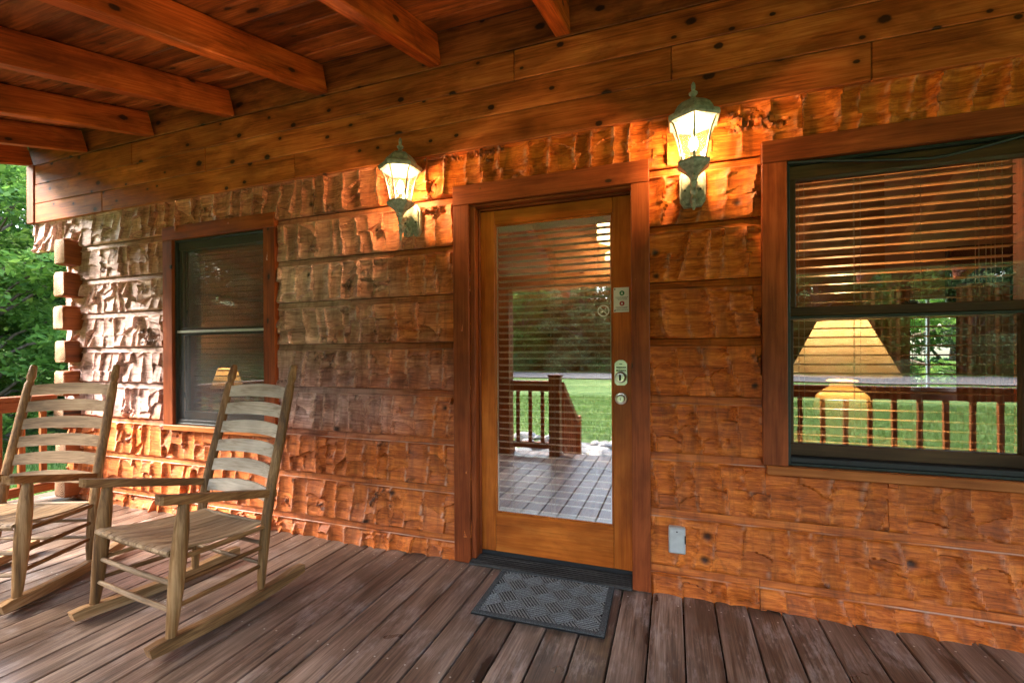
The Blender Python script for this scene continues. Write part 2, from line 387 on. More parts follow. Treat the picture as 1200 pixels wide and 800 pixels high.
def leafm(name, c0, c1, c2):
    t = NT(name)
    at = t.n('Attribute', attribute_name='Tint'); s = t.n('SeparateColor', {0: at.outputs['Color']})
    col = t.ramp(s.outputs[0], [(0, c0), (.5, c1), (1, c2)])
    d = t.princ(col, .5, None, spec=.3); tl = t.n('BsdfTranslucent', {'Color': col})
    return t.done(t.n('MixShader', {0: .52, 1: d, 2: tl.outputs[0]}).outputs[0])
M['leaf'] = leafm('leaf_bright', (.050,.120,.022), (.15,.29,.05), (.30,.43,.10))
M['leaf_dark'] = leafm('leaf_dark', (.03,.08,.02), (.075,.17,.042), (.17,.28,.075))
M['leaf_olive'] = leafm('leaf_olive', (.05,.085,.03), (.12,.18,.066), (.23,.29,.13))
M['grass'] = leafm('grass_blade', (.050,.115,.022), (.085,.17,.032), (.15,.235,.06))
def lawnm():
    t = NT('lawn_ground'); v = t.coords((1,1,1), False)
    a = t.noise(v, .35, 5, .6); b = t.noise(v, 9, 6, .7)
    col = t.ramp(t.math('ADD', t.math('MULTIPLY', a, .5), t.math('MULTIPLY', b, .5)), [(.40, (.045,.095,.020)), (.5, (.085,.155,.034)), (.60, (.15,.205,.065))])
    return t.done(t.princ(col, .85, b, .8, .05, .15))
M['lawn'] = lawnm()
def gravelm():
    t = NT('gravel'); v = t.coords((1,1,1), False); b = t.noise(v, 22, 5, .7)
    return t.done(t.princ(t.ramp(b, [(.3, (.075,.072,.07)), (.7, (.16,.155,.15))]), .9, b, .7, .03, .2))
M['gravel'] = gravelm()

# ------------------------------------------------------------------ the setting: ground, road
def gz(x, y):
    z = -0.55 + 0*x
    z = z + np.clip((-44 - y)/30, 0, 1)**1.2 * 12          # wooded bank beyond the road
    z = z + np.clip((-15.5 - x)/25, 0, 1)**1.1 * 9          # bank left of the lawn
    z = z + .12*(fbm(x*.13+50, y*.13+50) - .44) * np.clip((np.hypot(x, y) - 7)/6, 0, 1)
    return z
gx = np.concatenate([np.linspace(-220, -30, 12), np.linspace(-28, 28, 57), np.linspace(30, 220, 12)])
gy = np.concatenate([np.linspace(-220, -52, 12), np.linspace(-50, 14, 65), np.linspace(20, 220, 10)])
GX, GY = np.meshgrid(gx, gy, indexing='ij'); GZ = gz(GX, GY)
mb = MB(); ny = len(gy)
mb.v = [(float(a), float(b), float(c)) for a, b, c in zip(GX.ravel(), GY.ravel(), GZ.ravel())]
mb.f = [(i*ny+j, (i+1)*ny+j, (i+1)*ny+j+1, i*ny+j+1) for i in range(len(gx)-1) for j in range(ny-1)]
g = mb.build('lawn', M['lawn'], smooth=80); g['kind'] = 'structure'; g['label'] = 'green lawn around the porch'
mb = MB(); n = 70
for i in range(n+1):
    x = -70 + 150*i/n; yc = -33 - .0022*x*x*.2 + .8*math.sin(x*.09)
    for y in (yc-4.5, yc+4.5):
        mb.v.append((x, y, float(gz(np.array(x), np.array(y))) + .07))
mb.f = [(2*i, 2*i+2, 2*i+3, 2*i+1) for i in range(n)]
g = mb.build('gravel_road', M['gravel']); g['kind'] = 'structure'
mb = MB(); mb.box(-2.6, 2.4, -6.4, -2.98, -.60, -.535)
g = mb.build('gravel_path', M['gravel']); g['kind'] = 'structure'

# ------------------------------------------------------------------ deck
PITCH, X0, DECK_Y = .1465, .0453, -2.93
deck = struct('deck', 'grey brown board deck of the porch')
bw = PITCH - .0065
mb = MB(); mb.box(-bw/2, bw/2, DECK_Y, .09, -.026, 0, .0035); bme = mb.mesh('deck_board', M['deck'])
for k in range(-37, 42):
    o = link('deck_board', bme, deck, (X0 + (k+.5)*PITCH, 0, random.uniform(-.0018, .0006)))
    o.rotation_euler = (0, random.uniform(-.006, .006), 0)
DX0, DX1 = X0 - 37*PITCH, X0 + 42*PITCH
mb = MB(); mb.box(DX0, DX1, DECK_Y+.03, DECK_Y+.07, -.28, -.03, .003); mb.build('fascia_board', M['rail_x'], deck)
mb = MB(); mb.box(DX0+.03, DX0+.07, DECK_Y+.075, .05, -.28, -.03, .003); mb.build('fascia_board', M['rail'], deck)
mb = MB()
for k in range(-37, 42):
    for yy in (-2.5, -1.7, -.9, -.1):
        for sx_ in (-.045, .045):
            xx = X0 + (k+.5)*PITCH + sx_ + random.uniform(-.006, .006); y_ = yy + random.uniform(-.008, .008); n0 = len(mb.v)
            mb.v += [(xx+.0042*math.cos(a*math.pi/3), y_+.0042*math.sin(a*math.pi/3), .0011) for a in range(6)]; mb.f.append(tuple(range(n0, n0+6)))
sc_o = mb.build('deck_screw', M['steel'], deck); sc_o['kind'] = 'stuff'
mb = MB()
for yy in (-2.5, -1.7, -.9, -.1): mb.box(DX0+.08, DX1-.1, yy-.02, yy+.02, -.25, -.028)
mb.build('joist', M['bronze'], deck)
mb = MB(); mb.box(DX0+.1, DX1-.1, DECK_Y+.1, .1, -.56, -.30); mb.build('crawl_space', M['black'], deck)

# ------------------------------------------------------------------ hewn log wall
WALL_L, WALL_R = -5.03, 4.6
Z0, CH, STRIP = .145, .2917, .0445
OPEN = [(-3.66, -2.715, .705, 2.145), (-1.125, -.185, -.1, 2.115), (.505, 1.46, .705, 2.145)]
KNOTS = [(768,296,.015),(769,324,.013),(880,402,.012),(882,417,.008),(885,452,.012),(863,238,.014),(829,628,.018),(826,655,.017),(1068,660,.018),
         (365,240,.014),(367,228,.010),(442,270,.012),(362,322,.014),(521,478,.013),(345,562,.014),(396,502,.02),(460,577,.018),(430,610,.016),
         (120,345,.012),(165,350,.012),(170,402,.013),(126,395,.012),(140,452,.012),(178,540,.014),(155,500,.016)]
def wall_pt(u, v):
    d = fwd*530.5 + rr*(u-600) + uu*(415.38-v); q = D/d.y
    return d.x*q, H + d.z*q
KN = [(*wall_pt(u, v), r) for u, v, r in KNOTS]
log_wall = thing('log_wall', 'orange brown log wall of hewn timbers around the door and windows', 'wall')
def hewn(x0, x1, z0, z1, strip=True, name='log', parent=log_wall, flip=False):
    if x1 - x0 < .03: return
    left = (x0 + x1)/2 < -1.1
    cw = .122 if left else .105
    res = .0056 if left else .0076
    fz1 = z1 - STRIP if strip else z1
    nx = max(4, int((x1-x0)/res)); nz = max(4, int((fz1-z0)/res))
    xs = np.linspace(x0, x1, nx+1); zs = np.linspace(z0, fz1, nz+1)
    X, Z = np.meshgrid(xs, zs, indexing='ij')
    sd_ = rng.integers(0, 90)
    # adze columns with ragged edges, one to three strokes each
    edges = [x0 - .2]
    while edges[-1] < x1 + .2: edges.append(edges[-1] + cw*float(rng.uniform(.66, 1.34)))
    edges = np.array(edges); nc = len(edges)+1
    lean = (.18 if left else .36)*(vnoise(X*1.1+sd_, Z*0+3.3) - .5)*2
    Xw = X + lean*(Z-z0) + (.055*(vnoise(X*3.1+sd_, Z*0+1.7)-.35))*((Z - z0 + .05*(vnoise(X*6+sd_, Z*0+8.1)-.5)) > .115) + .014*(vnoise(X*2.2+sd_, Z*13+sd_*.3)-.5) + .014*(fbm(X*9+sd_, Z*22+sd_, 2)-.375) + .006*(fbm(X*20, Z*85+sd_, 2)-.375)
    ci = np.clip(np.searchsorted(edges, Xw) - 1, 0, nc-3)
    sx = (Xw - edges[ci])/(edges[ci+1]-edges[ci]) - .5
    b1 = rng.uniform(.22, .62, nc); b2 = rng.uniform(.55, .98, nc)
    two = rng.random(nc) < (.66 if left else .45); sk = rng.normal(0, .16, nc); bw_ = rng.uniform(0, .35, nc); b1 = np.where(two, b1, -1); three = rng.random(nc) < .40; b2 = np.where(three, np.maximum(b2, b1+.2), 2)
    Zn = (Z - z0)/(fz1-z0) + sk[ci]*sx + bw_[ci]*sx*sx + .07*(fbm(X*26+sd_, Z*18+9, 2)-.375)
    ri = (Zn > b1[ci]).astype(int) + (Zn > b2[ci]).astype(int)
    key = ci*3 + ri; K = nc*3+3
    amp = 1.95 if left else 1.8
    A = rng.normal(.0030, .0030, K)[key]*amp; Bz = rng.normal(.0060, .0040, K)[key]*amp*(1 if left else .62); off = rng.normal(0, .0020, K)[key]*amp; cc = rng.uniform(.0045, .0095, K)[key]*amp
    lo = np.where(ri == 0, 0, np.where(ri == 1, b1[ci], b2[ci])); hi = np.where(ri == 0, np.where(b1[ci] > 0, b1[ci], np.minimum(b2[ci], 1)), np.where(ri == 1, np.minimum(b2[ci], 1), 1))
    lo = np.where(b1[ci] < 0, np.where(ri == 1, 0, lo), lo)
    szz = np.clip((Zn-lo)/np.maximum(hi-lo, .08) - .5, -.6, .6)
    h = off + A*sx*2 - cc*(1-4*sx*sx) - Bz*szz*2*np.sqrt(hi-lo) + cc*.5
    h += .0016*(fbm(X*24, Z*60+sd_, 3)-.44)*2 + .0005*(vnoise(X*150, Z*150)-.5)*2
    tone = rng.normal(1.0, .11 if left else .06, K)[key] * (1 + .10*(fbm(X*3+sd_, Z*3, 2)-.375)*2)
    # torn grain
    dark = np.zeros_like(X)
    tn = fbm(X*7+sd_*1.7, Z*9+sd_, 3); tm = np.clip((tn-(.60 if left else .64))/.05, 0, 1)
    rag = fbm(X*55, Z*40+sd_, 3)-.44
    h += tm*rag*.030*amp; dark = np.maximum(dark, tm*np.clip(rag*5+.05, 0, .75))
    # ragged lip of torn fibre at stroke edges, paled to imitate edge highlights
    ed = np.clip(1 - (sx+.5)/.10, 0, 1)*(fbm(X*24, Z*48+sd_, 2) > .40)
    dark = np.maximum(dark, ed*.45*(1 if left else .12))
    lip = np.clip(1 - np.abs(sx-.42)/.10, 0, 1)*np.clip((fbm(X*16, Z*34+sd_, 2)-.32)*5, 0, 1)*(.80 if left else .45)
    for (kx, kz, kr) in KN:
        if x0-.1 < kx < x1+.1 and z0-.05 < kz < fz1+.05:
            dd = np.hypot((X-kx)*.85, Z-kz) + .010*(fbm(X*60, Z*60, 2)-.375)
            k = np.clip(1.5 - dd/kr*1.0, 0, 1); dark = np.maximum(dark, k*.93); h -= k*.006
            h += .006*np.exp(-(dd/(kr*2.6))**2)
    fibre_light = lip*(1-dark)  # torn fibre tone together with painted edge highlights
    e = np.minimum(np.minimum(Z-z0, fz1-Z)/.010, 1); h = np.where(e < 1, h*e + -.0015*(1-e), h)
    yface = -.006 - h
    V = np.stack([X, yface, Z], -1); T = np.stack([tone, dark, fibre_light], -1)
    cols_v = [V]; cols_t = [T]
    def row(yv, zv, tv, dk=0.0, edge_lit=0.0, at_end=True):
        r = np.stack([xs, np.broadcast_to(yv, xs.shape), np.full_like(xs, zv)], -1)[:, None, :]
        q = np.stack([np.broadcast_to(tv, xs.shape), np.full_like(xs, dk), np.broadcast_to(edge_lit, xs.shape)], -1)[:, None, :]
        (cols_v.append(r), cols_t.append(q)) if at_end else (cols_v.insert(0, r), cols_t.insert(0, q))
    ns = fbm(xs*6+sd_, xs*0+z0*9, 3)
    if strip:
        edge_lit = np.clip((ns-.30)*4, 0, 1)*(.9 if z1 < 1.0 else .25)  # pale band paints light catching the log's top edge
        row(-.0045, fz1+.003, .95, 0, edge_lit); row(-.001, fz1+.006, .92, 0, edge_lit); tz = .95 if z1 < 1.0 else .84  # strip tone: low courses painted lit, upper ones darker
        row(.0035, fz1+.006, tz*.85, .15); row(.0045, fz1+.012, tz); row(.010+.004*(ns-.44), z1-.006, tz*.95); row(.020, z1+.003, .35, .7)  # last row darkened to paint the shadow line beneath the next log
    else: row(.030, fz1+.001, .8)
    row(.028, z0-.001, .6, .3, 0, False)  # shade under the lower edge, put into the vertex colour
    V = np.concatenate(cols_v, 1); T = np.concatenate(cols_t, 1)
    back = V.copy()
    na, nb = V.shape[:2]
    vs = V.reshape(-1, 3); idx = np.arange(na*nb).reshape(na, nb)
    q = np.stack([idx[:-1,:-1], idx[1:,:-1], idx[1:,1:], idx[:-1,1:]], -1).reshape(-1, 4)
    # end caps: strips back to y = .03 at both butt ends
    ev = []; eq = []; base = na*nb
    et = []
    for kk, (col, fl) in enumerate(((0, 1), (na-1, 0))):
        bk = V[col].copy(); bk[:, 1] = .034; ev.append(bk); et.append(T[col])
        a = idx[col]; b = base + kk*nb + np.arange(nb)
        f = np.stack([a[:-1], a[1:], b[1:], b[:-1]], -1) if fl else np.stack([a[:-1], b[:-1], b[1:], a[1:]], -1)
        eq.append(f)
    vs = np.concatenate([vs] + ev); tt = np.concatenate([T.reshape(-1, 3)] + et); q = np.concatenate([q] + eq)
    me = bpy.data.meshes.new(name); me.vertices.add(len(vs)); me.loops.add(q.size); me.polygons.add(len(q))
    me.vertices.foreach_set('co', vs.astype(np.float32).ravel()); me.loops.foreach_set('vertex_index', q.astype(np.int32).ravel())
    me.polygons.foreach_set('loop_start', np.arange(0, q.size, 4, dtype=np.int32)); me.update(calc_edges=True)
    me.polygons.foreach_set('use_smooth', np.ones(len(q), bool)); me.set_sharp_from_angle(angle=R(30))
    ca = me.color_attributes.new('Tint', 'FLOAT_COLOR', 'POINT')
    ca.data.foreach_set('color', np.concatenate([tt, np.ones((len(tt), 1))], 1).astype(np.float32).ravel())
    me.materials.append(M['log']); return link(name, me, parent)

JOINTS = {0: [.395, -3.3], 1: [1.95], 2: [.905, -2.2], 3: [-4.3], 4: [2.6], 5: [-2.0], 6: [-4.6, 2.3], 7: [2.2], 8: [-2.30, .58, -.02]}
rows = [(-.03, Z0)] + [(Z0 + k*CH, Z0 + (k+1)*CH) for k in range(7)] + [(Z0 + 7*CH, 2.445)]
for k, (z0, z1) in enumerate(rows):
    xl = -5.53 if k == 8 else WALL_L
    cuts = [(xl, WALL_R)]
    for (a, b, c, d) in OPEN:
        if min(z1, d) - max(z0, c) > .045:
            cuts = [s for (p, q) in cuts for s in ((p, min(q, a)), (max(p, b), q)) if s[1] - s[0] > .01] if True else cuts
    for (p, q) in cuts:
        js = sorted([p] + [j for j in JOINTS.get(k, []) if p + .1 < j < q - .1] + [q])
        for a, b in zip(js[:-1], js[1:]):
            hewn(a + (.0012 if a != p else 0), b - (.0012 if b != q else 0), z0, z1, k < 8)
# backing behind the logs, cut round the openings
bk = MB(); xs_ = [WALL_L+.02, -3.66, -2.715, -1.125, -.185, .505, 1.46, WALL_R]
for i in range(7):
    a, b = xs_[i], xs_[i+1]
    o = [q for q in OPEN if abs(q[0]-a) < .01]
    if not o: bk.box(a, b, .031, .16, -.5, 3.3)
    else:
        if o[0][2] > 0: bk.box(a, b, .031, .16, -.5, o[0][2])
        bk.box(a, b, .031, .16, o[0][3], 3.3)
bk.build('wall_core', M['inner_wall'], log_wall)
# crossing log ends at the corner
ST = [(2.017, 2.234), (1.744, 1.953), (1.463, 1.664), (1.185, 1.369), (.90, 1.11), (.62, .83), (.33, .54), (.04, .25)]
for i, (z0, z1) in enumerate(ST):
    mb = MB(); x0, x1, y0, y1 = -4.975, -4.83, -.115 - .006*(i % 3), .02
    out = []; r_ = random.Random(60+i)
    for (cx_, cz_, a0, rr0) in ((x0, z0, 180, .016), (x1, z0, 270, .020), (x1, z1, 0, .030), (x0, z1, 90, .022)):
        for k in range(4):
            a = R(a0 + 30*k); ox = cx_ + (rr0 if cx_ == x0 else -rr0); oz = cz_ + (rr0 if cz_ == z0 else -rr0)
            out.append((ox + rr0*math.cos(a) + r_.uniform(-.003, .003), oz + rr0*math.sin(a) + r_.uniform(-.003, .003)))
        na_ = {180: (0, -1), 270: (1, 0), 0: (0, 1), 90: (-1, 0)}[a0]
    n = len(out); secs = [(y0, .93), (y0+.006, .985), (y0+.03, 1.0), (y0+.06, 1.0), (y1, 1.0)]; cxm, czm = (x0+x1)/2, (z0+z1)/2
    for (yy, sc_) in secs:
        for (a, b) in out: mb.v.append((cxm+(a-cxm)*sc_+r_.uniform(-.0025, .0025), yy + (r_.uniform(-.002, .002) if yy < y0+.001 else 0), czm+(b-czm)*sc_+r_.uniform(-.0025, .0025)))
    for q in range(len(secs)-1):
        for k in range(n): mb.f.append((q*n+k, q*n+(k+1) % n, (q+1)*n+(k+1) % n, (q+1)*n+k))
    mb.f.append(tuple(range(n))); e = mb.build('log_end', M['stub'], log_wall, 50)
    e.data.materials.append(M['endgrain'])
    for p in e.data.polygons:
        if p.normal.y < -.9: p.material_index = 1
# side wall running back from the corner
for k in range(9):
    z0, z1 = rows[k]; mb = MB(); mb.box(WALL_L-.0, -4.86, .035, 5.2, max(z0, -.2)+.004, z1-.004 + .006*(k % 2), .012); mb.build('side_log', M['stub'], log_wall)
# smooth header planks, corner board
HR = [(2.445, 2.6165), (2.619, 2.7905), (2.793, 2.964)]
HJ = [[wall_pt(348,192)[0], wall_pt(1019,81)[0], -4.5], [wall_pt(244,187)[0], wall_pt(787,70)[0], 2.1], [wall_pt(158,180)[0], wall_pt(604,78)[0], 1.3]]
for (z0, z1), js in zip(HR, HJ):
    e = sorted([-5.45] + js + [WALL_R])
    for a, b in zip(e[:-1], e[1:]):
        mb = MB(); dz = random.uniform(-.002, .001)
        mb.box(-(b-a)/2+.001, (b-a)/2-.001, -.024 + dz, .03, -(z1-z0)/2, (z1-z0)/2, .0045)
        mb.build('header_plank', M['header'], log_wall, loc=((a+b)/2, 0, (z0+z1)/2))
mb = MB(); mb.box(-5.56, -5.455, -.034, .03, 2.447, 2.972, .004); mb.build('corner_board', M['casing'], log_wall)
mb = MB(); mb.box(-5.56, WALL_R, -.020, .02, 2.974, 3.28, .003)                       # frieze above the header, between the rafter ends
mb.build('frieze_board', M['frieze'], log_wall)

# ------------------------------------------------------------------ porch roof: rafters and boards
SL = .288; ang = math.atan(SL)
porch_roof = thing('porch_roof', 'sloping porch roof of orange rafters and pine boards overhead', 'roof')
EAVE = -3.45
def zr(y): return 2.982 + SL*y                        # underside of the rafters
RX = [-5.50, -4.715, -3.885, -3.025, -2.19, -1.345, -.555, .29, 1.13, 1.97, 2.81, 3.6, 4.4, 5.2]
RH, RW = .172, .085
L_ = (0 - EAVE)/math.cos(ang)
mb = MB(); mb.box(-RW/2, RW/2, -L_, -.026, 0, RH*math.cos(ang)*1.02, .006); rme = mb.mesh('rafter', M['rafter'])
for x in RX:
    link('rafter', rme, porch_roof, (x, 0, 2.982), (ang + 0, 0, 0))
cbw = .162
mb = MB(); mb.box(-5.75, 5.4, -cbw/2+.0012, cbw/2-.0012, 0, .022, .0075); cme = mb.mesh('ceiling_board', M['ceil'])
nbd = int(L_/cbw)
for k in range(nbd):
    s_ = -.03 - (k+.5)*cbw
    o = link('ceiling_board', cme, porch_roof, (random.uniform(-.02, .02), s_*math.cos(ang) - RH*math.sin(ang), 2.982 + s_*math.sin(ang) + RH*math.cos(ang) + random.uniform(0, .0025)), (ang, 0, 0))
mb = MB(); mb.box(-5.8, 5.45, -L_-.05, .1, RH+.028, RH+.06); mb.build('roof_deck', M['roofing'], porch_roof).matrix_world = Matrix.Translation((0, 0, 2.982)) @ Matrix.Rotation(ang, 4, 'X')
# eave beam and posts
beam_y = -2.78
beam = thing('porch_beam', 'long brown eave beam carried on the porch posts', 'beam')
mb = MB(); mb.box(-5.5, 5.3, beam_y-.07, beam_y+.07, 2.03, zr(beam_y)+.018, .006); mb.build('timber', M['rail_x'], beam)
for i, (x, lab) in enumerate(((-2.0, 'square brown porch post beside the stair opening, mirrored in the door'), (-5.1, 'square brown porch post at the far corner of the deck'), (1.05, 'square brown porch post right of the stair opening'), (4.6, 'square brown porch post at the right end of the deck'))):
    p = thing('porch_post', lab, 'post', (x, beam_y, 0), 0, 'posts carrying the porch roof')
    mb = MB(); mb.box(-.085, .085, -.085, .085, 0, 2.029, .008); mb.build('shaft', M['rail_z'], p)
    mb = MB(); mb.box(-.10, .10, -.10, .10, 0.001, .10, .006); mb.build('plinth', M['rail_z'], p)

# ------------------------------------------------------------------ railings and stairs
def railing(name, label, p0, p1, spacing, newel0=False, newel1=False, mats=('rail', 'rail_z'), zc=.905):
    t = thing(name, label, 'railing', (p0[0], p0[1], 0))
    dx, dy = p1[0]-p0[0], p1[1]-p0[1]; L = math.hypot(dx, dy); rz = math.atan2(dy, dx); t.rotation_euler = (0, 0, rz)
    lo = .085 if newel0 else 0; hi = L - (.085 if newel1 else 0)
    mb = MB(); mb.box(lo, hi, -.068, .068, zc-.038, zc, .006); mb.build('cap_rail', M['rail_x'], t)
    mb = MB(); mb.box(lo, hi, -.022, .022, zc-.128, zc-.0395, .004); mb.build('upper_rail', M['rail_x'], t)
    mb = MB(); mb.box(lo, hi, -.022, .022, .075, .150, .004); mb.build('bottom_rail', M['rail_x'], t)
    mb = MB(); mb.box(-.020, .020, -.019, .019, .151, zc-.129, .003); bm_ = mb.mesh('baluster', M['rail_z'])
    n = int((hi-lo)/spacing)
    for k in range(n): link('baluster', bm_, t, (lo + (hi-lo)*(k+.5)/n, 0, 0))
    for f, x in ((newel0, 0), (newel1, L)):
        if f:
            mb = MB(); mb.box(x-.068, x+.068, -.068, .068, 0, .955, .006); nw = mb.build('newel_post', M['rail_z'], t)
            mb = MB(); mb.box(x-.080, x+.080, -.080, .080, .956, .985, .008); mb.build('post_cap', M['rail_z'], nw)
    return t
railing('porch_railing', 'wooden baluster railing at the left end of the porch by the lawn', (-5.12, -.06), (-5.12, -2.69), .135)
railing('porch_railing', 'wooden front railing left of the stairs, mirrored in the door glass', (-4.99, beam_y), (-2.10, beam_y), .135)
railing('porch_railing', 'short wooden railing ending in a capped newel at the stairs', (-1.905, beam_y), (-1.345, beam_y), .135, False, True)
railing('porch_railing', 'wooden front railing right of the stairs, mirrored in the window', (1.14, beam_y), (4.51, beam_y), .19)
st = thing('porch_stairs', 'wooden stairs going down from the deck to the path', 'stairs', (0, 0, 0))
for k in range(3):
    y1 = DECK_Y + .02 - k*.29; z = -.14*(k+1)
    mb = MB(); mb.box(-1.22, .92, y1-.29, y1, z-.035, z, .004); mb.build('tread', M['rail_x'], st)
    mb = MB(); mb.box(-1.2, .9, y1-.008, y1+.012, z+.002, z+.10, .002); mb.build('riser', M['rail_x'], st)
for i, (x, lab) in enumerate(((-1.30, 'sloping stair rail left of the stairs with close balusters'), (1.0, 'sloping stair rail right of the stairs'))):
    t = thing('stair_railing', lab, 'railing', (x, 0, 0), 0, 'rails of the porch stairs')
    y0, y1_ = beam_y - .08, beam_y - 1.05; s = .62
    mb = MB(); mb.prism([(y0, .80), (y0, .89), (y1_, .89 - s*.97), (y1_, .80 - s*.97)], -.045, .045, 'yzx'); mb.build('handrail', M['rail'], t)
    mb = MB(); mb.prism([(y0-.10, .04), (y0-.10, .11), (y1_, .14 - s*.97), (y1_, .05 - s*.97)], -.02, .02, 'yzx'); mb.build('bottom_rail', M['rail'], t)
    for k in range(6):
        y = y0 - .14 - k*.13; f = (y0-y)
        mb = MB(); mb.box(-.018, .018, y-.018, y+.018, .09 - s*f, .80 - s*f, .002); mb.build('baluster', M['rail_z'], t)
    mb = MB(); mb.box(-.055, .055, y1_-.11, y1_-.002, -.56, .34, .006); mb.build('newel_post', M['rail_z'], t)

# ------------------------------------------------------------------ entry door
door = thing('entry_door', 'stained fir entry door with a tall glass pane between dark casings', 'door')
def bx(par, name, mat, x0, x1, y0, y1, z0, z1, c=.003, smooth=None):
    mb = MB(); cx, cy_, cz = (x0+x1)/2, (y0+y1)/2, (z0+z1)/2
    mb.box(x0-cx, x1-cx, y0-cy_, y1-cy_, z0-cz, z1-cz, c); return mb.build(name, M[mat] if isinstance(mat, str) else mat, par, smooth, (cx, cy_, cz))
CY = -.030
bx(door, 'casing', 'casing', -1.231, -1.128, CY, .03, 0.004, 2.118)
bx(door, 'casing', 'casing', -.200, -.108, CY, .03, 0.004, 2.118)
bx(door, 'casing', 'casing_h', -1.231, -.108, CY-.002, .03, 2.1195, 2.235)
bx(door, 'jamb', 'casing', -1.1265, -1.095, -.012, .16, .03, 2.1045)
bx(door, 'jamb', 'casing', -.2015, -.1855, -.012, .16, .03, 2.1045)
bx(door, 'jamb', 'casing_h', -1.1265, -.1855, -.010, .16, 2.1055, 2.1185)
bx(door, 'stop', 'casing', -1.0945, -1.085, .035, .058, .04, 2.10)
bx(door, 'stop', 'casing_h', -1.085, -.202, .035, .058, 2.0935, 2.105)
# slab: y .060 front
SX0, SX1, SZ0, SZ1 = -1.093, -.203, .045, 2.092
GX0, GX1, GZ0, GZ1 = -.992, -.312, .296, 1.998
bx(door, 'stile', 'door_v', SX0, GX0-.008, .060, .104, SZ0, SZ1)
bx(door, 'stile', 'door_v', GX1+.008, SX1, .060, .104, SZ0, SZ1)
bx(door, 'rail', 'door_h', GX0-.007, GX1+.007, .061, .104, GZ1+.008, SZ1)
bx(door, 'rail', 'door_h', GX0-.007, GX1+.007, .061, .104, SZ0, GZ0-.008)
def ring(par, name, mat, x0, x1, z0, z1, w, y0, y1, c=.002):
    mb = MB(); mb.box(x0, x0+w, y0, y1, z0, z1, c); mb.box(x1-w, x1, y0, y1, z0, z1, c)
    mb.box(x0+w+.0003, x1-w-.0003, y0, y1, z1-w, z1, c); mb.box(x0+w+.0003, x1-w-.0003, y0, y1, z0, z0+w, c)
    return mb.build(name, M[mat], par)
ring(door, 'glazing_bead', 'door_v', GX0-.0075, GX1+.0075, GZ0-.0075, GZ1+.0075, .010, .064, .082)
ring(door, 'spacer_bar', 'blind_pale', GX0+.003, GX1-.003, GZ0+.003, GZ1-.003, .006, .0735, .079, .0005)
bx(door, 'glass', 'glass_door', GX0, GX1, .0715, .0725, GZ0, GZ1, 0)
# threshold with ribs
mb = MB(); mb.prism([(-.045, .006), (-.045, .018), (.02, .030), (.12, .036), (.12, .006)], -1.127, -.201, 'yzx'); mb.build('threshold', M['thresh'], door)
mb = MB()
for k in range(6):
    y = -.036 + k*.015; z = .0195 + (y+.045)*.19
    mb.box(-1.12, -.205, y-.004, y+.004, z, z+.006, .0015)
mb.build('threshold_rib', M['thresh'], door)
bx(door, 'door_sweep', 'black', SX0, SX1, .054, .0598, .040, .062, .001)
# keypad lock and lower deadbolt
kp = MB(); kx, ky = -.262, .0595
out = [(-.033, -.055), (-.020, -.068), (.020, -.068), (.033, -.055), (.033, .050), (.022, .061), (.010, .068), (-.010, .068), (-.022, .061), (-.033, .050)]
kp.prism(out, -.016, 0, 'xzy'); lock = kp.build('keypad_lock', M['nickel'], door, loc=(kx, ky, 1.132))
mb = MB()
for r_ in range(2):
    for c_ in range(5): mb.box(-.0235+c_*.0105, -.0155+c_*.0105, -.0195, -.0155, .024-r_*.016, .033-r_*.016, .0015)
mb.build('keypad_button', M['dark_print'], lock)
mb = MB(); mb.box(-.008, .008, -.0178, -.0155, .044, .050, .001); mb.build('maker_mark', M['gold_text'], lock)
rx90 = Matrix.Rotation(R(90), 4, 'X')
mb = MB(); mb.lathe([(.0, 0), (.031, 0), (.031, .010), (.027, .016), (.023, .036), (.0, .038)], 24, Matrix.Translation((0, -.016, -.024)) @ rx90); mb.build('turn_ring', M['nickel'], lock, 40)
mb = MB(); mb.box(-.005, .005, -.062, -.052, -.040, -.008, .002); mb.box(-.0018, .0018, -.0628, -.0618, -.028, -.020); mb.build('thumb_grip', M['bronze'], lock)
mb = MB(); mb.lathe([(.0, 0), (.034, 0), (.034, .006), (.029, .016), (.024, .017), (.022, .036), (.018, .042), (.0, .043)], 24, rx90); mb.build('deadbolt', M['nickel'], door, 40, (-.262, .0595, .992))
bx(door, 'keyway', 'dark_print', -.2635, -.2605, .0150, .0165, .985, .999, 0)
# notices fixed to the door
t = thing('notice_plate', 'small white notice plate with green and red dots above the door lock', 'sign', (-.259, .0595, 1.527))
mb = MB(); mb.box(-.041, .041, -.004, 0, -.067, .067, .0012); mb.build('plate', M['white'], t)
for zc, nm, mt in ((.036, 'green_dot', 'sign_green'), (-.020, 'red_dot', 'sign_red')):
    mb = MB(); mb.lathe([(.0, 0), (.0135, 0), (.0135, .0006), (0, .0006)], 20, Matrix.Translation((.004, -.0042, zc)) @ rx90); o = mb.build(nm, M[mt], t)
    mb = MB(); mb.tube([(.004, -.0052, zc-.005), (.004, -.0052, zc+.006)], .003, 6); mb.box(-.001, .009, -.0058, -.0052, zc-.006, zc-.001); mb.build('hand_symbol', M['white'], o)
for (z, a, b) in ((.014, -.030, .036), (.008, -.024, .030), (.002, -.018, .034), (-.040, -.030, .034), (-.046, -.024, .030), (-.055, -.032, .036)):
    x = a; mb = MB()
    while x < b:
        w = random.uniform(.003, .008); mb.box(x, min(x+w, b), -.0048, -.0042, z-.0016, z+.0016); x += w + .0018
    mb.build('print_line', M['gold_text'], t)
for z in (.058, -.058):
    mb = MB(); mb.lathe([(0, 0), (.004, 0), (.003, .002), (0, .0025)], 10, Matrix.Translation((-.034, -.004, z)) @ rx90); mb.build('screw', M['dark_print'], t)
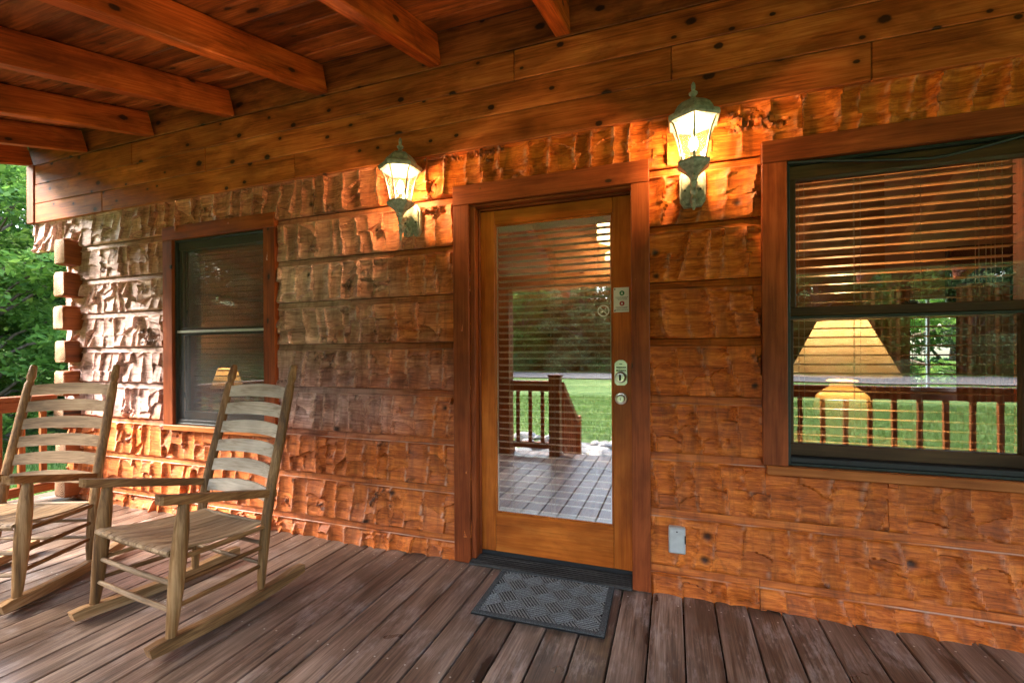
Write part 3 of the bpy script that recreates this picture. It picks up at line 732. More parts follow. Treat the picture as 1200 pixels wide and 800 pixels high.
t = thing('no_smoking_sticker', 'round white no smoking sticker on the door glass', 'sticker', (-.357, .0712, 1.472))
mb = MB()
for k in range(32):
    a0, a1 = 2*math.pi*k/32, 2*math.pi*(k+1)/32
    mb.add([(r_*math.cos(a), -d, r_*math.sin(a)) for a in (a0, a1) for r_ in (.026, .033) for d in (0, .0006)], [(0,2,6,4),(1,5,7,3),(0,4,5,1),(2,3,7,6)])
mb.build('ring', M['white'], t)
mb = MB(); q = Matrix.Rotation(R(45), 4, 'Y'); mb.box(-.027, .027, -.0013, -.0007, -.0032, .0032, 0, q); mb.build('slash', M['white'], t)
mb = MB(); mb.box(-.017, .010, -.0006, -.0001, -.006, -.001); mb.box(.0115, .016, -.0006, -.0001, -.006, -.001); mb.build('cigarette', M['white'], t)
mb = MB(); mb.tube([(.008, -.0004, .002), (.012, -.0004, .006), (.008, -.0004, .010), (.013, -.0004, .015)], .0018, 5); mb.build('smoke_curl', M['white'], t)

# ------------------------------------------------------------------ blinds
def blind(label, x0, x1, z0, z1, y, depth, pitch, mat, cords, tilt=0.0, thick=.0026):
    t = thing('window_blind', label, 'blind', ((x0+x1)/2, y, 0)); w = (x1-x0)/2
    mb = MB(); mb.box(-w, w, -depth/2, depth/2, z1, z1+.038, .003); mb.build('headrail', M[mat], t)
    mb = MB(); d = depth/2
    mb.add([(-w,-d,0),(w,-d,0),(-w,0,thick*.7),(w,0,thick*.7),(-w,d,0),(w,d,0),(-w,-d,-thick),(w,-d,-thick),(-w,0,-thick*.3),(w,0,-thick*.3),(-w,d,-thick),(w,d,-thick)],
           [(0,1,3,2),(2,3,5,4),(6,8,9,7),(8,10,11,9),(0,6,7,1),(4,5,11,10),(0,2,8,6),(2,4,10,8),(1,7,9,3),(3,9,11,5)])
    me = mb.mesh('slat', M[mat]); n = int((z1-z0)/pitch)
    for k in range(n): link('slat', me, t, (0, 0, z1 - (k+.6)*pitch), (tilt + random.uniform(-.03, .03), random.uniform(-.0008, .0008), 0))
    mb = MB(); mb.box(-w, w, -depth/2, depth/2, z0-.016, z0-.002, .003); mb.build('bottom_rail', M[mat], t)
    for cx in cords:
        mb = MB()
        for dx, dy in ((-.012, -d-.001), (.012, -d-.001), (0, d+.001)): mb.tube([(cx+dx-(x0+x1)/2, dy, z0-.01), (cx+dx-(x0+x1)/2, dy, z1+.01)], .0011, 4)
        mb.build('ladder_cord', M['cord'], t)
    return t
blind('cream mini blind hanging inside the door glass', -.985, -.320, .315, 1.965, .098, .020, .0385, 'blind_pale', (-.905, -.650, -.395), -.36, .0050)

# ------------------------------------------------------------------ windows
def window(label, x0, x1, z0, z1, zm, group, screen):
    t = thing('sash_window', label, 'window')
    bx(t, 'casing', 'casing', x0-.107, x0-.001, CY, .03, z0+.002, z1-.009)
    bx(t, 'casing', 'casing', x1+.001, x1+.105, CY, .03, z0+.002, z1-.009)
    bx(t, 'casing', 'casing_h', x0-.107, x1+.105, CY-.002, .03, z1-.008, z1+.097)
    bx(t, 'sill', 'sill', x0-.092, x1+.115, -.040, .034, z0-.040, z0+.0015, .004)
    ring(t, 'track', 'green_metal', x0, x1, z0+.003, z1-.010, .014, -.008, .05)
    bx(t, 'frame_head', 'sash_h', x0+.0145, x1-.0145, .012, .085, z1-.085, z1-.0245)
    sx0, sx1 = x0+.0150, x1-.0150
    # upper sash (outer), lower sash (inner) share the opening
    w1, w2 = .030, .045
    a = sx0; b = sx1
    bx(t, 'stile', 'sash', a, a+w1, .022, .052, zm+.026, z1-.0855); bx(t, 'stile', 'sash', b-w1, b, .022, .052, zm+.026, z1-.0855)
    bx(t, 'meeting_rail', 'sash_h', a, b, .020, .054, zm-.016, zm+.0255)
    bx(t, 'meeting_strip', 'green_metal', a, b, .016, .052, zm-.030, zm-.0165, .002)
    bx(t, 'stile', 'sash', a, a+w1*.85, .056, .086, z0+.10, zm-.0305); bx(t, 'stile', 'sash', b-w2, b, .056, .086, z0+.10, zm-.0305)
    bx(t, 'bottom_rail', 'sash_h', a, b, .050, .086, z0+.042, z0+.0995)
    bx(t, 'sill_track', 'black', a, b, .0, .086, z0+.0175, z0+.0415, .002)
    bx(t, 'upper_pane', 'glass_dim' if screen else 'glass_win', a+w1-.004, b-w1+.004, .036, .037, zm+.022, z1-.083, 0)
    bx(t, 'lower_pane', 'glass_dim' if screen else 'glass_win', a+w1*.85-.004, b-w2+.004, .070, .071, z0+.096, zm-.028, 0)
    if screen:
        # loose insect screen in front, gathered at its left edge
        mb = MB(); nx, nz = 24, 20
        xx0, xx1, zz0, zz1 = x0+.016, x1-.016, z0+.020, z1-.026
        for i in range(nx+1):
            f = i/nx
            for j in range(nz+1):
                g_ = j/nz; wv = .006*math.sin(f*34+g_*1.5)*max(0, 1-f*2.5)*(1-.5*g_)
                mb.v.append((xx0+(xx1-xx0)*f, .004+wv, zz0+(zz1-zz0)*g_))
        mb.f = [(i*(nz+1)+j, (i+1)*(nz+1)+j, (i+1)*(nz+1)+j+1, i*(nz+1)+j+1) for i in range(nx) for j in range(nz)]
        mb.build('insect_screen', M['screen'], t, 60)
        bx(t, 'screen_bar', 'steel', xx0, xx1, -.004, .002, zm-.012, zm+.006, .002)
        bx(t, 'screen_latch', 'black', x0-.006, x0+.012, -.044, -.0315, z1-.235, z1-.205, .002)
    else:
        mb = MB(); mb.box(-.025, .025, -.03, 0, 0, .010, .002); mb.box(-.012, .02, -.042, -.03, .002, .012, .002)
        mb.build('sash_lock', M['bronze'], t, loc=((x0+x1)/2+.02, .052, zm+.026))
    # interior casing/jamb liner
    ring(t, 'inner_jamb', 'casing', x0, x1, z0+.003, z1-.003, .013, .088, .19)
    return t
window('dark double hung window with black insect screen behind the right rocking chair', -3.652, -2.723, .700, 2.142, 1.425, None, True)
window('large double hung window with lamp behind it, right of the door', .513, 1.448, .700, 2.142, 1.425, None, False)
blind('wooden slat blind inside the screened window', -3.615, -2.760, .79, 2.06, .135, .050, .0435, 'blind', (-3.50, -3.19, -2.88), .12)
blind('wooden slat blind in front of the table lamp', .555, 1.405, .80, 2.075, .135, .048, .0435, 'blind', (.60, .83, 1.06, 1.29, 1.345), .0, .004)
# black cord strung over the right window
mb = MB(); pts = []
for (u, v) in ((923,191),(960,188.5),(1010,188),(1060,187),(1090,185.5),(1110,182),(1140,175),(1170,167),(1200,158.5),(1260,140)):
    x, z = wall_pt(u, v); k = (D-.02)/D; pts.append((x*k, -.02, H+(z-H)*k))
mb.tube(pts, .0075, 8); cb = mb.build('cable', M['green_metal'], None, 60); tag(cb, 'black cable strung along the top of the lamp window', 'cable')

# ------------------------------------------------------------------ wall lanterns
def lantern():
    t = thing('wall_lantern', 'verdigris six sided wall lantern, lit, right of the door near the window', 'lantern', (.100, 0, 0), 0, 'wall lanterns beside the door')
    yc = -.150; T = Matrix.Translation((0, yc, 0)); V = M['verdigris']; ph = .5
    mb = MB(); out = [(-.060, 1.995), (-.040, 1.965), (.040, 1.965), (.060, 1.995), (.060, 2.125), (.040, 2.155), (-.040, 2.155), (-.060, 2.125)]
    mb.prism(out, -.030, -.006, 'xzy'); mb.prism([(a*.82, 2.06+(b-2.06)*.86) for a, b in out], -.042, -.0302, 'xzy'); bp = mb.build('backplate', V, t)
    for x in (-.036, .036):
        mb = MB(); mb.lathe([(0, 0), (.006, 0), (.005, .004), (0, .006)], 8, Matrix.Translation((x, -.042, 2.045)) @ rx90); mb.build('screw', M['bronze'], bp)
    # arm scrolls between plate and stem
    mb = MB(); p = []
    for k in range(15):
        a = R(-90 + k*22); r_ = .030*(1-k*.040); p.append((0, -.105 + .0 + r_*math.cos(a), 1.985 + r_*math.sin(a)))
    mb.tube([(0, -.04, 2.01), (0, -.062, 1.968), (0, -.085, 1.956)] + p, [.010]*3 + [.0095-.0003*k for k in range(15)], 8)
    p = []
    for k in range(12):
        a = R(200 - k*26); r_ = .024*(1-k*.05); p.append((0, -.083 + r_*math.cos(a), 2.045 + r_*math.sin(a)))
    mb.tube([(0, yc+.004, 2.020), (0, yc+.025, 2.028)] + p, [.008]*2 + [.0075-.0003*k for k in range(12)], 8)
    mb.tube([(0, -.04, 2.075), (0, -.07, 2.060), (0, -.10, 2.052), (0, yc, 2.040)], [.010, .008, .008, .009], 8)
    p = []
    for k in range(10):
        a = R(20 + k*30); r_ = .016*(1-k*.05); p.append((0, yc-.028 + r_*math.cos(a), 2.058 + r_*math.sin(a)))
    mb.tube([(0, yc, 2.044)] + p, .006, 7)
    mb.build('scroll_arm', V, t, 50)
    mb = MB(); mb.lathe([(.0, 1.912), (.005, 1.914), (.009, 1.930), (.006, 1.945), (.010, 1.955), (.015, 1.962), (.011, 1.974), (.009, 1.985), (.014, 1.992), (.017, 2.002), (.012, 2.012), (.014, 2.030), (.018, 2.044), (.014, 2.052), (.018, 2.062), (.022, 2.070)], 14, T); mb.build('stem', V, t, 40)
    mb = MB(); mb.lathe([(.018, 2.066), (.040, 2.090), (.076, 2.118), (.082, 2.126), (.080, 2.138), (.066, 2.142), (.0, 2.142)], 6, T, ph); mb.build('bowl', V, t)
    # panes: flared, narrow at the foot
    prof = [(.058, 2.143), (.063, 2.18), (.073, 2.23), (.088, 2.28), (.107, 2.322)]
    for k in range(6):
        a0, a1 = 2*math.pi*(k+ph)/6, 2*math.pi*(k+1+ph)/6; mb = MB()
        for (r_, z) in prof:
            for a in (a0, a1): mb.v.append((r_*math.cos(a), yc + r_*math.sin(a), z))
        mb.f = [(2*i, 2*i+1, 2*i+3, 2*i+2) for i in range(len(prof)-1)]; mb.build('pane', M['lantern_glass'], t, 60)
    for k in range(6):
        a = 2*math.pi*(k+ph)/6; mb = MB()
        mb.tube([((r_+.002)*math.cos(a), yc+(r_+.002)*math.sin(a), z) for (r_, z) in prof], .0048, 6); mb.build('bar', V, t, 60)
    mb = MB(); mb.lathe([(.100, 2.316), (.122, 2.320), (.129, 2.330), (.127, 2.346), (.118, 2.352), (.100, 2.362), (.092, 2.378), (.080, 2.398), (.060, 2.416), (.032, 2.428), (.0, 2.432)], 6, T, ph)
    mb.build('roof', V, t)
    mb = MB(); mb.lathe([(.026, 2.426), (.020, 2.436), (.012, 2.442), (.010, 2.452), (.019, 2.459), (.020, 2.466), (.012, 2.472), (.008, 2.478), (.010, 2.490), (.009, 2.506), (.004, 2.516), (0, 2.518)], 12, T); mb.build('finial', V, t, 40)
    mb = MB(); mb.lathe([(0, 2.143), (.014, 2.143), (.014, 2.188), (0, 2.189)], 12, T); mb.build('candle_sleeve', M['blind_pale'], t, 40)
    mb = MB(); mb.lathe([(.0, 2.189), (.010, 2.192), (.019, 2.212), (.021, 2.228), (.015, 2.246), (.006, 2.262), (0, 2.268)], 14, T); b = mb.build('bulb', M['bulb'], t, 60)
    return t
lan = lantern()
lan2 = clone(lan); lan2.location = (-1.512, 0, 0); lan2['label'] = 'verdigris six sided wall lantern, lit, left of the door toward the rocking chairs'
for t in (lan, lan2):
    l = bpy.data.lights.new('lantern_light', 'POINT'); l.energy = LANTERN_W; l.color = (1, .55, .22); l.shadow_soft_size = .024
    o = bpy.data.objects.new('lantern_light', l); C.objects.link(o); o.location = t.location + Vector((0, -.150, 2.236))
for o in [x for x in bpy.data.objects if x.name.startswith('bulb')]: o.visible_shadow = True

# ------------------------------------------------------------------ outlet cover, doormat
t = thing('outlet_cover', 'small grey metal outlet cover on the wall right of the door', 'outlet', (.019, -.012, .294))
mb = MB(); mb.box(-.040, .040, -.030, .006, -.066, .066, .005); mb.build('box', M['steel'], t)
mb = MB(); mb.box(-.035, .034, -.036, -.0305, -.060, .060, .003); mb.build('flap', M['steel'], t)
mb = MB(); mb.lathe([(0, 0), (.004, 0), (.003, .002), (0, .002)], 10, Matrix.Translation((0, -.036, .047)) @ rx90); mb.build('screw', M['dark_print'], t)
mb = MB(); mb.tube([(.039, -.033, .03), (.039, -.033, -.01)], .003, 6); mb.build('hinge', M['dark_print'], t)

mat = thing('doormat', 'charcoal doormat with woven rib pattern on the deck in front of the door', 'doormat', (-.600, -.262, .003), R(1.2))
MW, MH = .315, .232
mb = MB(); mb.box(-MW, MW, -MH, MH, 0, .006, .002); mb.build('base', M['mat_base'], mat)
mb = MB()
for (a, b, c, d) in ((-MW+.002, MW-.002, -MH+.002, -MH+.030), (-MW+.002, MW-.002, MH-.030, MH-.002), (-MW+.002, -MW+.030, -MH+.031, MH-.031), (MW-.030, MW-.002, -MH+.031, MH-.031)): mb.box(a, b, c, d, .0062, .0120, .003)
mb.build('border', M['mat_edge'], mat)
mb = MB(); cs = .088; nr = 6; th = R(38)
for i in range(-9, 10):
    for j in range(-9, 10):
        for k in range(nr):
            o1 = (k+.5)/nr*cs - cs/2
            p = [(-cs/2, o1), (cs/2, o1)] if (i+j) % 2 == 0 else [(o1, -cs/2), (o1, cs/2)]
            pp = []
            for (a, b) in p:
                a += i*cs; b += j*cs; pp.append(Vector((a*math.cos(th)-b*math.sin(th), a*math.sin(th)+b*math.cos(th), .0065)))
            # clip the rib to the field
            d = pp[1]-pp[0]; t0, t1 = 0.0, 1.0
            for ax, lim in ((0, MW-.031), (1, MH-.031)):
                for sg in (1, -1):
                    q = lim - sg*pp[0][ax]; dv = sg*d[ax]
                    if abs(dv) < 1e-9:
                        if q < 0: t1 = -1
                    elif dv > 0: t1 = min(t1, q/dv)
                    else: t0 = max(t0, q/dv)
            if t1 - t0 > .08:
                mb.tube([pp[0]+d*t0, pp[0]+d*t1], .0046, 6)
rb = mb.build('ribbing', M['mat_rib'], mat, 60); rb['kind'] = 'stuff'

# ------------------------------------------------------------------ rocking chairs
def rocking_chair(label, loc, rz, slat_mat):
    t = thing('rocking_chair', label, 'rocking chair', loc, rz, 'wooden rocking chairs on the porch')
    def rock_z(y): return .052 + .115*max(0, abs(y-.02)-.02)**1.8 * (1.25 if y > 0 else 1.0)
    for s in (-1, 1):
        mb = MB(); top, bot = [], []
        ys = [-.345 + k*(.345+.425)/16 for k in range(17)]
        for y in ys:
            zb = .001 + .135*abs(y-.03)**1.75*(1.35 if y > .03 else .9); hgt = .050 if -.33 < y < .38 else .040
            top.append((y, zb+hgt)); bot.append((y, zb))
        out = bot + top[::-1]; out[0] = (out[0][0]+.012, out[0][1])
        fn = lambda p: (p[0] + (-s*.020*(p[1]+.26)/.44), p[1], p[2])
        mb.prism(out, s*.306-.021, s*.306+.021, 'yzx', fn=fn); mb.build('rocker', M['chair_rock'], t)
        # front leg, swelling in the middle
        zb = .048
        mb = MB(); fl = [(s*.308, -.258, zb), (s*.307, -.250, .10), (s*.307, -.238, .22), (s*.307, -.225, .36), (s*.308, -.212, .50), (s*.309, -.203, .60), (s*.309, -.200, .632)]
        mb.tube(fl, [.018, .022, .028, .0315, .029, .021, .016], 14); mb.build('leg', M['chair_z'], t, 60)
        # back post with turned finial
        pts = [(.275, .177, .052), (.274, .180, .12), (.270, .196, .25), (.267, .213, .38), (.264, .246, .56), (.260, .305, .80), (.256, .357, 1.02), (.2555, .368, 1.066), (.2553, .371, 1.078), (.2552, .374, 1.088), (.255, .378, 1.104), (.254, .394, 1.172), (.254, .396, 1.180)]
        mb = MB(); mb.tube([(s*a, b, c) for a, b, c in pts], [.017, .021, .024, .0245, .0245, .0245, .0235, .0225, .017, .017, .0225, .0175, .014], 14); mb.build('back_post', M['chair_z'], t, 50)
        # arm: flat board, broad in front
        mb = MB(); out = [(-.292, .020), (-.292, .050), (-.282, .056), (-.05, .053), (.16, .040), (.262, .026), (.262, .004), (.16, .004), (-.05, .016)]
        plan = [(-.300, -.022), (-.306, -.010), (-.306, .026), (-.296, .034), (-.10, .030), (.15, .016), (.268, .010), (.268, -.012), (.15, -.020), (-.10, -.026)]
        zc = lambda y: .640 - (y+.27)*.235
        vs = []
        for (y, x) in plan:
            for dz in (-.019, .019): vs.append((s*(.306 - (y+.27)*.075) + x, y, zc(y)+dz))
        n = len(plan); fs = [tuple(2*i for i in range(n)), tuple(2*i+1 for i in range(n-1, -1, -1))] + [(2*i, 2*((i+1) % n), 2*((i+1) % n)+1, 2*i+1) for i in range(n)]
        mb.add(vs, fs); mb.build('arm', M['chair_y'], t)
        # side rails and rungs
        for (za, zb_, ya, yb, r_) in ((.375, .360, -.224, .211, .014), (.272, .262, -.233, .198, .0125), (.178, .172, -.242, .186, .0125)):
            mb = MB(); mb.tube([(s*.305, ya, za), (s*.29, (ya+yb)/2, (za+zb_)/2), (s*.272, yb, zb_)], [r_*.8, r_, r_*.8], 8); mb.build('rung', M['chair_y'], t, 60)
    for (z, y, r_, w) in ((.270, -.234, .0125, .305), (.165, -.244, .0125, .305), (.400, -.222, .013, .305), (.275, .199, .0115, .27), (.180, .187, .0115, .27), (.372, .212, .012, .267)):
        mb = MB(); mb.tube([(-w, y, z), (0, y, z-.004), (w, y, z)], [r_*.8, r_, r_*.8], 8); mb.build('rung', M['chair_x'], t, 60)
    # dipped seat of narrow slats rolling over the front rail
    n = 10
    for k in range(n):
        mb = MB(); prof = [(-.252, .392), (-.262, .404), (-.258, .4145), (-.240, .419), (-.15, .405), (-.04, .388), (.07, .378), (.18, .378), (.215, .380)]
        f0, f1 = (k+.04)/n*2-1, (k+.96)/n*2-1
        vs = []
        for i, (y, z) in enumerate(prof):
            w = .292 - (y+.26)*.085
            dz = .014*(1 if i > 3 else .3)
            for f in (f0, f1): vs.append((f*w, y, z - dz*(1-f*f)))
            for f in (f0, f1): vs.append((f*w, y + (.008 if i < 3 else 0), z - .009 - dz*(1-f*f)))
        fs = []
        for i in range(len(prof)-1):
            a, b = 4*i, 4*i+4
            fs += [(a, a+1, b+1, b), (a+2, b+2, b+3, a+3), (a, b, b+2, a+2), (a+1, a+3, b+3, b+1)]
        fs += [(0, 2, 3, 1), (4*len(prof)-4, 4*len(prof)-3, 4*len(prof)-1, 4*len(prof)-2)]
        mb.add(vs, fs); mb.build('seat_slat', M['chair_seat'], t, 50)
    # ladder back: arched slats bowed backwards
    for zc_ in (1.030, .930, .828, .725, .622, .512):
        yb = .246 + (zc_-.56)*(.357-.246)/(1.02-.56); w = .262 - (zc_-.5)*.012
        mb = MB(); vs = []; ns = 13
        for i in range(ns):
            f = i/(ns-1)*2-1; e = 1-f*f; lean = .234
            yo = yb + .030*e - .008
            zt, zb_ = zc_ + .024 + .017*e, zc_ - .036 + .008*e
            for (z, d) in ((zt, 0), (zt, .010), (zb_, .010), (zb_, 0)): vs.append((f*w, yo + d + (z-zc_)*lean, z))
        fs = [(4*i+a, 4*i+(a+1) % 4, 4*i+4+(a+1) % 4, 4*i+4+a) for i in range(ns-1) for a in range(4)] + [(0,1,2,3), (4*ns-4, 4*ns-3, 4*ns-2, 4*ns-1)]
        mb.add(vs, fs); mb.build('back_slat', slat_mat, t, 40)
    return t
rocking_chair('ladder back rocking chair with slats toned pale to look better lit, nearer to the door', (-2.26, -.873, 0), -.096, M['slat_lit'])
rocking_chair('ladder back rocking chair with tan brown slats, beside the left railing', (-3.40, -1.058, 0), .367, M['slat_brown'])

# ------------------------------------------------------------------ the room behind the glass
room = struct('room', 'dim interior behind the door and windows')
RXR = 6.5
mb = MB(); mb.box(-4.83, RXR, .17, 5.2, -.05, -.001); mb.build('floor', M['inner_floor'], room)
mb = MB(); mb.prism([(-4.83, 2.45), (.8, 4.75), (RXR, 2.45), (RXR, 2.53), (.8, 4.83), (-4.83, 2.53)], .165, 5.3, 'xzy'); mb.build('vaulted_ceiling', M['inner_wall'], room)
mb = MB(); mb.box(RXR, RXR+.08, .17, 5.2, 0, 2.6); mb.build('side_wall', M['inner_wall'], room)
mb = MB(); mb.box(-4.855, -4.80, .17, 5.2, 0, 2.6); mb.build('side_wall', M['inner_wall'], room)
BO = (2.72, 3.66, .72, 1.98)
mb = MB()
mb.box(BO[1], RXR, 5.0, 5.1, 0, 4.7); mb.box(BO[0], BO[1], 5.0, 5.1, 0, BO[2]); mb.box(BO[0], BO[1], 5.0, 5.1, BO[3], 4.7); mb.build('back_wall', M['inner_ceil'], room)
mb = MB(); mb.box(-4.8, BO[0]-.001, 5.0, 5.1, 0, 4.7); mb.build('back_wall', M['inner_wall'], room)
mb = MB(); mb.prism([(-4.8, 3.25), (-4.8, 2.4), (RXR, 2.4), (RXR, 3.25), (.8, 4.8)], .161, .169, 'xzy'); mb.build('gable_wall', M['inner_wall'], room)
mb = MB(); mb.box(3.41, RXR, .031, .16, -.5, 3.28); mb.build('far_wall', M['inner_wall'], room)
t = thing('back_window', 'far window of the room between two tan curtains', 'window')
ring(t, 'frame', 'white', BO[0], BO[1], BO[2], BO[3], .05, 4.985, 5.06); bx(t, 'mullion', 'white', 3.175, 3.205, 5.0, 5.04, BO[2]+.05, BO[3]-.05)
bx(t, 'pane', 'glass_clear', BO[0]+.04, BO[1]-.04, 5.045, 5.047, BO[2]+.04, BO[3]-.04, 0)
for i, (x0, x1) in enumerate(((2.40, 2.95), (3.42, 3.95))):
    mb = MB(); n = 60
    for k in range(n+1):
        x = x0 + (x1-x0)*k/n; y = 4.88 + .007*math.sin(k*.62) + .006*math.sin(k*.23)
        for z in (.25, 1.2, 2.1): mb.v.append((x + .01*math.sin(z*3), y, z))
    mb.f = [(3*k+j, 3*k+3+j, 3*k+4+j, 3*k+1+j) for k in range(n) for j in range(2)]
    cu = mb.build('curtain', M['curtain'], None, 60); tag(cu, 'tan curtain hanging at the %s side of the far window' % ('left' if i == 0 else 'right'), 'curtain', 'curtains of the far window')
pd = thing('added_pendant', 'added lit yellow two tier pendant lamp seen through the top of the door glass', 'lamp', (-.79, 4.4, 0))  # pendant added to light the room, placed at two lit yellow panes
mb = MB(); mb.lathe([(.265, 2.905), (.27, 2.91), (.27, 3.185), (.265, 3.19)], 6); mb.build('shade', emis('added_pendant_glass', (1, .66, .26), 1.1), pd)
mb = MB(); mb.lathe([(.07, 2.615), (.15, 2.625), (.15, 2.735), (.14, 2.74)], 6); mb.build('shade', emis('added_pendant_glass_small', (1, .66, .26), .9), pd)
mb = MB(); mb.tube([(0, 0, 2.74), (0, 0, 2.905)], .012, 8); mb.tube([(0, 0, 3.19), (0, 0, 4.15)], .012, 8); mb.build('rod', M['bronze'], pd)
l = bpy.data.lights.new('added_pendant_light', 'POINT'); l.energy = PEND_W; l.color = (1, .66, .32); l.shadow_soft_size = .03
o = bpy.data.objects.new('added_pendant_light', l); C.objects.link(o); o.location = (-.79, 4.4, 2.80)
# table lamp on a side table
LX, LY = .888, .52
tb = thing('side_table', 'dark side table under the lit table lamp', 'table', (LX, LY, 0))
mb = MB(); mb.lathe([(0, .73), (.27, .73), (.28, .742), (.28, .752), (.27, .760), (0, .760)], 28); mb.build('table_top', M['sash_h'], tb, 40)
mb = MB(); mb.lathe([(.03, .03), (.045, .12), (.03, .3), (.04, .5), (.05, .728)], 14); mb.build('pedestal', M['sash'], tb, 40)
mb = MB(); mb.lathe([(.17, 0.001), (.16, .025), (.04, .035)], 20); mb.build('foot', M['sash'], tb, 40)
lp = thing('table_lamp', 'lit table lamp with yellow cone shade and ceramic urn base behind the blind', 'lamp', (LX, LY, .7605))
mb = MB(); mb.lathe([(.0, 0), (.085, .0), (.085, .012), (.07, .022), (.095, .06), (.128, .13), (.135, .185), (.122, .235), (.085, .27), (.062, .285), (.058, .30), (.066, .312), (.075, .318), (.06, .325), (.02, .33)], 28); mb.build('urn', M['ceramic'], lp, 50)
mb = MB(); mb.lathe([(.012, .325), (.012, .46)], 10); mb.build('harp', M['bronze'], lp)
mb = MB(); n = 40; vs = []
for (r_, z) in ((.258, .345), (.114, .648)):
    for k in range(n): a = 2*math.pi*k/n; vs.append((r_*math.cos(a), r_*math.sin(a), z))
mb.add(vs, [(k, (k+1) % n, n+(k+1) % n, n+k) for k in range(n)]); mb.build('lamp_shade', M['shade'], lp, 60)
mb = MB(); mb.lathe([(0, .44), (.02, .445), (.03, .475), (.02, .505), (0, .515)], 14); mb.build('bulb', M['bulb'], lp, 60)
l = bpy.data.lights.new('table_lamp_light', 'POINT'); l.energy = LAMP_W; l.color = (1, .62, .28); l.shadow_soft_size = .04
o = bpy.data.objects.new('table_lamp_light', l); C.objects.link(o); o.location = (LX, LY, 1.335)
tv = thing('television', 'dark flat television hung on the far wall right of the curtained window', 'television', (4.0, 4.93, 2.2))
mb = MB(); mb.box(-.62, .62, -.03, .03, -.34, .36, .008); mb.build('screen', M['screen_tv'], tv)
mb = MB(); mb.box(-.65, .65, -.012, .045, -.37, .39, .008); mb.build('bezel', M['black'], tv)
rl = thing('added_lamp', 'added small lit lamp with orange cone shade low behind the screened window', 'lamp', (-4.40, 1.02, .88))  # lamp added to brighten the dark room behind the screened window
mb = MB()
for r_, z in ((.150, .02), (.085, .22)): mb.v += [(r_*math.cos(k*math.pi/12), r_*math.sin(k*math.pi/12), z) for k in range(24)]
mb.f = [(k, (k+1) % 24, 24+(k+1) % 24, 24+k) for k in range(24)]; rs_ = mb.build('lamp_shade', M['shade'], rl, 60)
mb = MB(); mb.lathe([(0, -.16), (.07, -.16), (.07, -.14), (.015, -.12), (.012, .10), (0, .10)], 14); mb.build('stem', M['bronze'], rl, 40)
et_ = thing('added_end_table', 'added dark end table under the added lit lamp behind the screened window', 'table', (-4.40, 1.02, 0))
mb = MB(); mb.box(-.2, .2, -.2, .2, .68, .7185, .005); mb.build('table_top', M['sash_h'], et_)
for x in (-.17, .17):
    for y in (-.17, .17): mb = MB(); mb.box(x-.02, x+.02, y-.02, y+.02, .001, .6795, .003); mb.build('leg', M['sash'], et_)
l = bpy.data.lights.new('added_lamp_light', 'POINT'); l.energy = 1.3; l.color = (1, .55, .22); l.shadow_soft_size = .03
o = bpy.data.objects.new('added_lamp_light', l); C.objects.link(o); o.location = (-4.40, 1.02, 1.04)
# armchair seen through the screened window
ac = thing('armchair', 'wooden armchair just inside the screened window', 'armchair', (-4.42, 1.62, 0), R(115))
mb = MB(); mb.box(-.28, .28, -.28, .28, .36, .44, .03); mb.build('seat', M['leather'], ac)
mb = MB(); mb.box(-.28, .28, -.04, .04, .44, 1.15, .03, Matrix.Translation((0, .29, 0)) @ Matrix.Rotation(R(-8), 4, 'X')); mb.build('backrest', M['inner_wall'], ac)
for x in (-.25, .25):
    for y in (-.25, .25):
        mb = MB(); mb.box(x-.025, x+.025, y-.025, y+.025, 0, .36, .004); mb.build('leg', M['sash'], ac)
# roof over the house so that no daylight falls in from above
hr = thing('house_roof', 'dark shingled house roof above the log wall', 'roof')
mb = MB(); mb.prism([(-5.8, 2.62), (.8, 5.25), (7.4, 2.62), (7.4, 2.74), (.8, 5.37), (-5.8, 2.74)], .35, 5.6, 'xzy'); mb.build('shingles', M['roofing'], hr)
mb = MB(); mb.prism([(-4.82, 3.0), (.8, 5.2), (6.4, 3.0)], .165, .34, 'xzy'); mb.build('gable', M['header'], hr)

# ------------------------------------------------------------------ trees, shrubs, grass, stones
def leaf_cloud(centers, radii, per, size, flat, seed, droop=.25):
    r_ = np.random.default_rng(seed); P = []; S = []
    T_ = []
    for c, rd in zip(centers, radii):
        n = int(per*(rd/np.mean(radii))**2); d = r_.normal(size=(n, 3)); d /= np.linalg.norm(d, axis=1)[:, None]
        p = c + d*(rd*r_.uniform(.35, 1.0, n)**.6)[:, None]*np.array([1, 1, flat])
        P.append(p); T_.append(np.clip(r_.normal(.45, .2, n) + r_.normal(0, .14), 0, 1))
    P = np.concatenate(P); T_ = np.concatenate(T_); n = len(P)
    az = r_.uniform(0, 2*np.pi, n); el = r_.normal(-droop, .45, n); s = size*r_.uniform(.6, 1.35, n)
    ax = np.stack([np.cos(az)*np.cos(el), np.sin(az)*np.cos(el), np.sin(el)], 1)
    up = np.stack([r_.normal(0, .45, n), r_.normal(0, .45, n), np.ones(n)], 1); sd__ = np.cross(ax, up); sd__ /= np.linalg.norm(sd__, axis=1)[:, None]
    nrm = np.cross(sd__, ax)
    A = P; B = P + ax*s[:, None]*.5 + sd__*s[:, None]*.28 - nrm*s[:, None]*.06; Cc = P + ax*s[:, None]; Dd = P + ax*s[:, None]*.5 - sd__*s[:, None]*.28 - nrm*s[:, None]*.06
    V = np.stack([A, B, Cc, Dd], 1).reshape(-1, 3)
    return V, np.repeat(T_, 4)
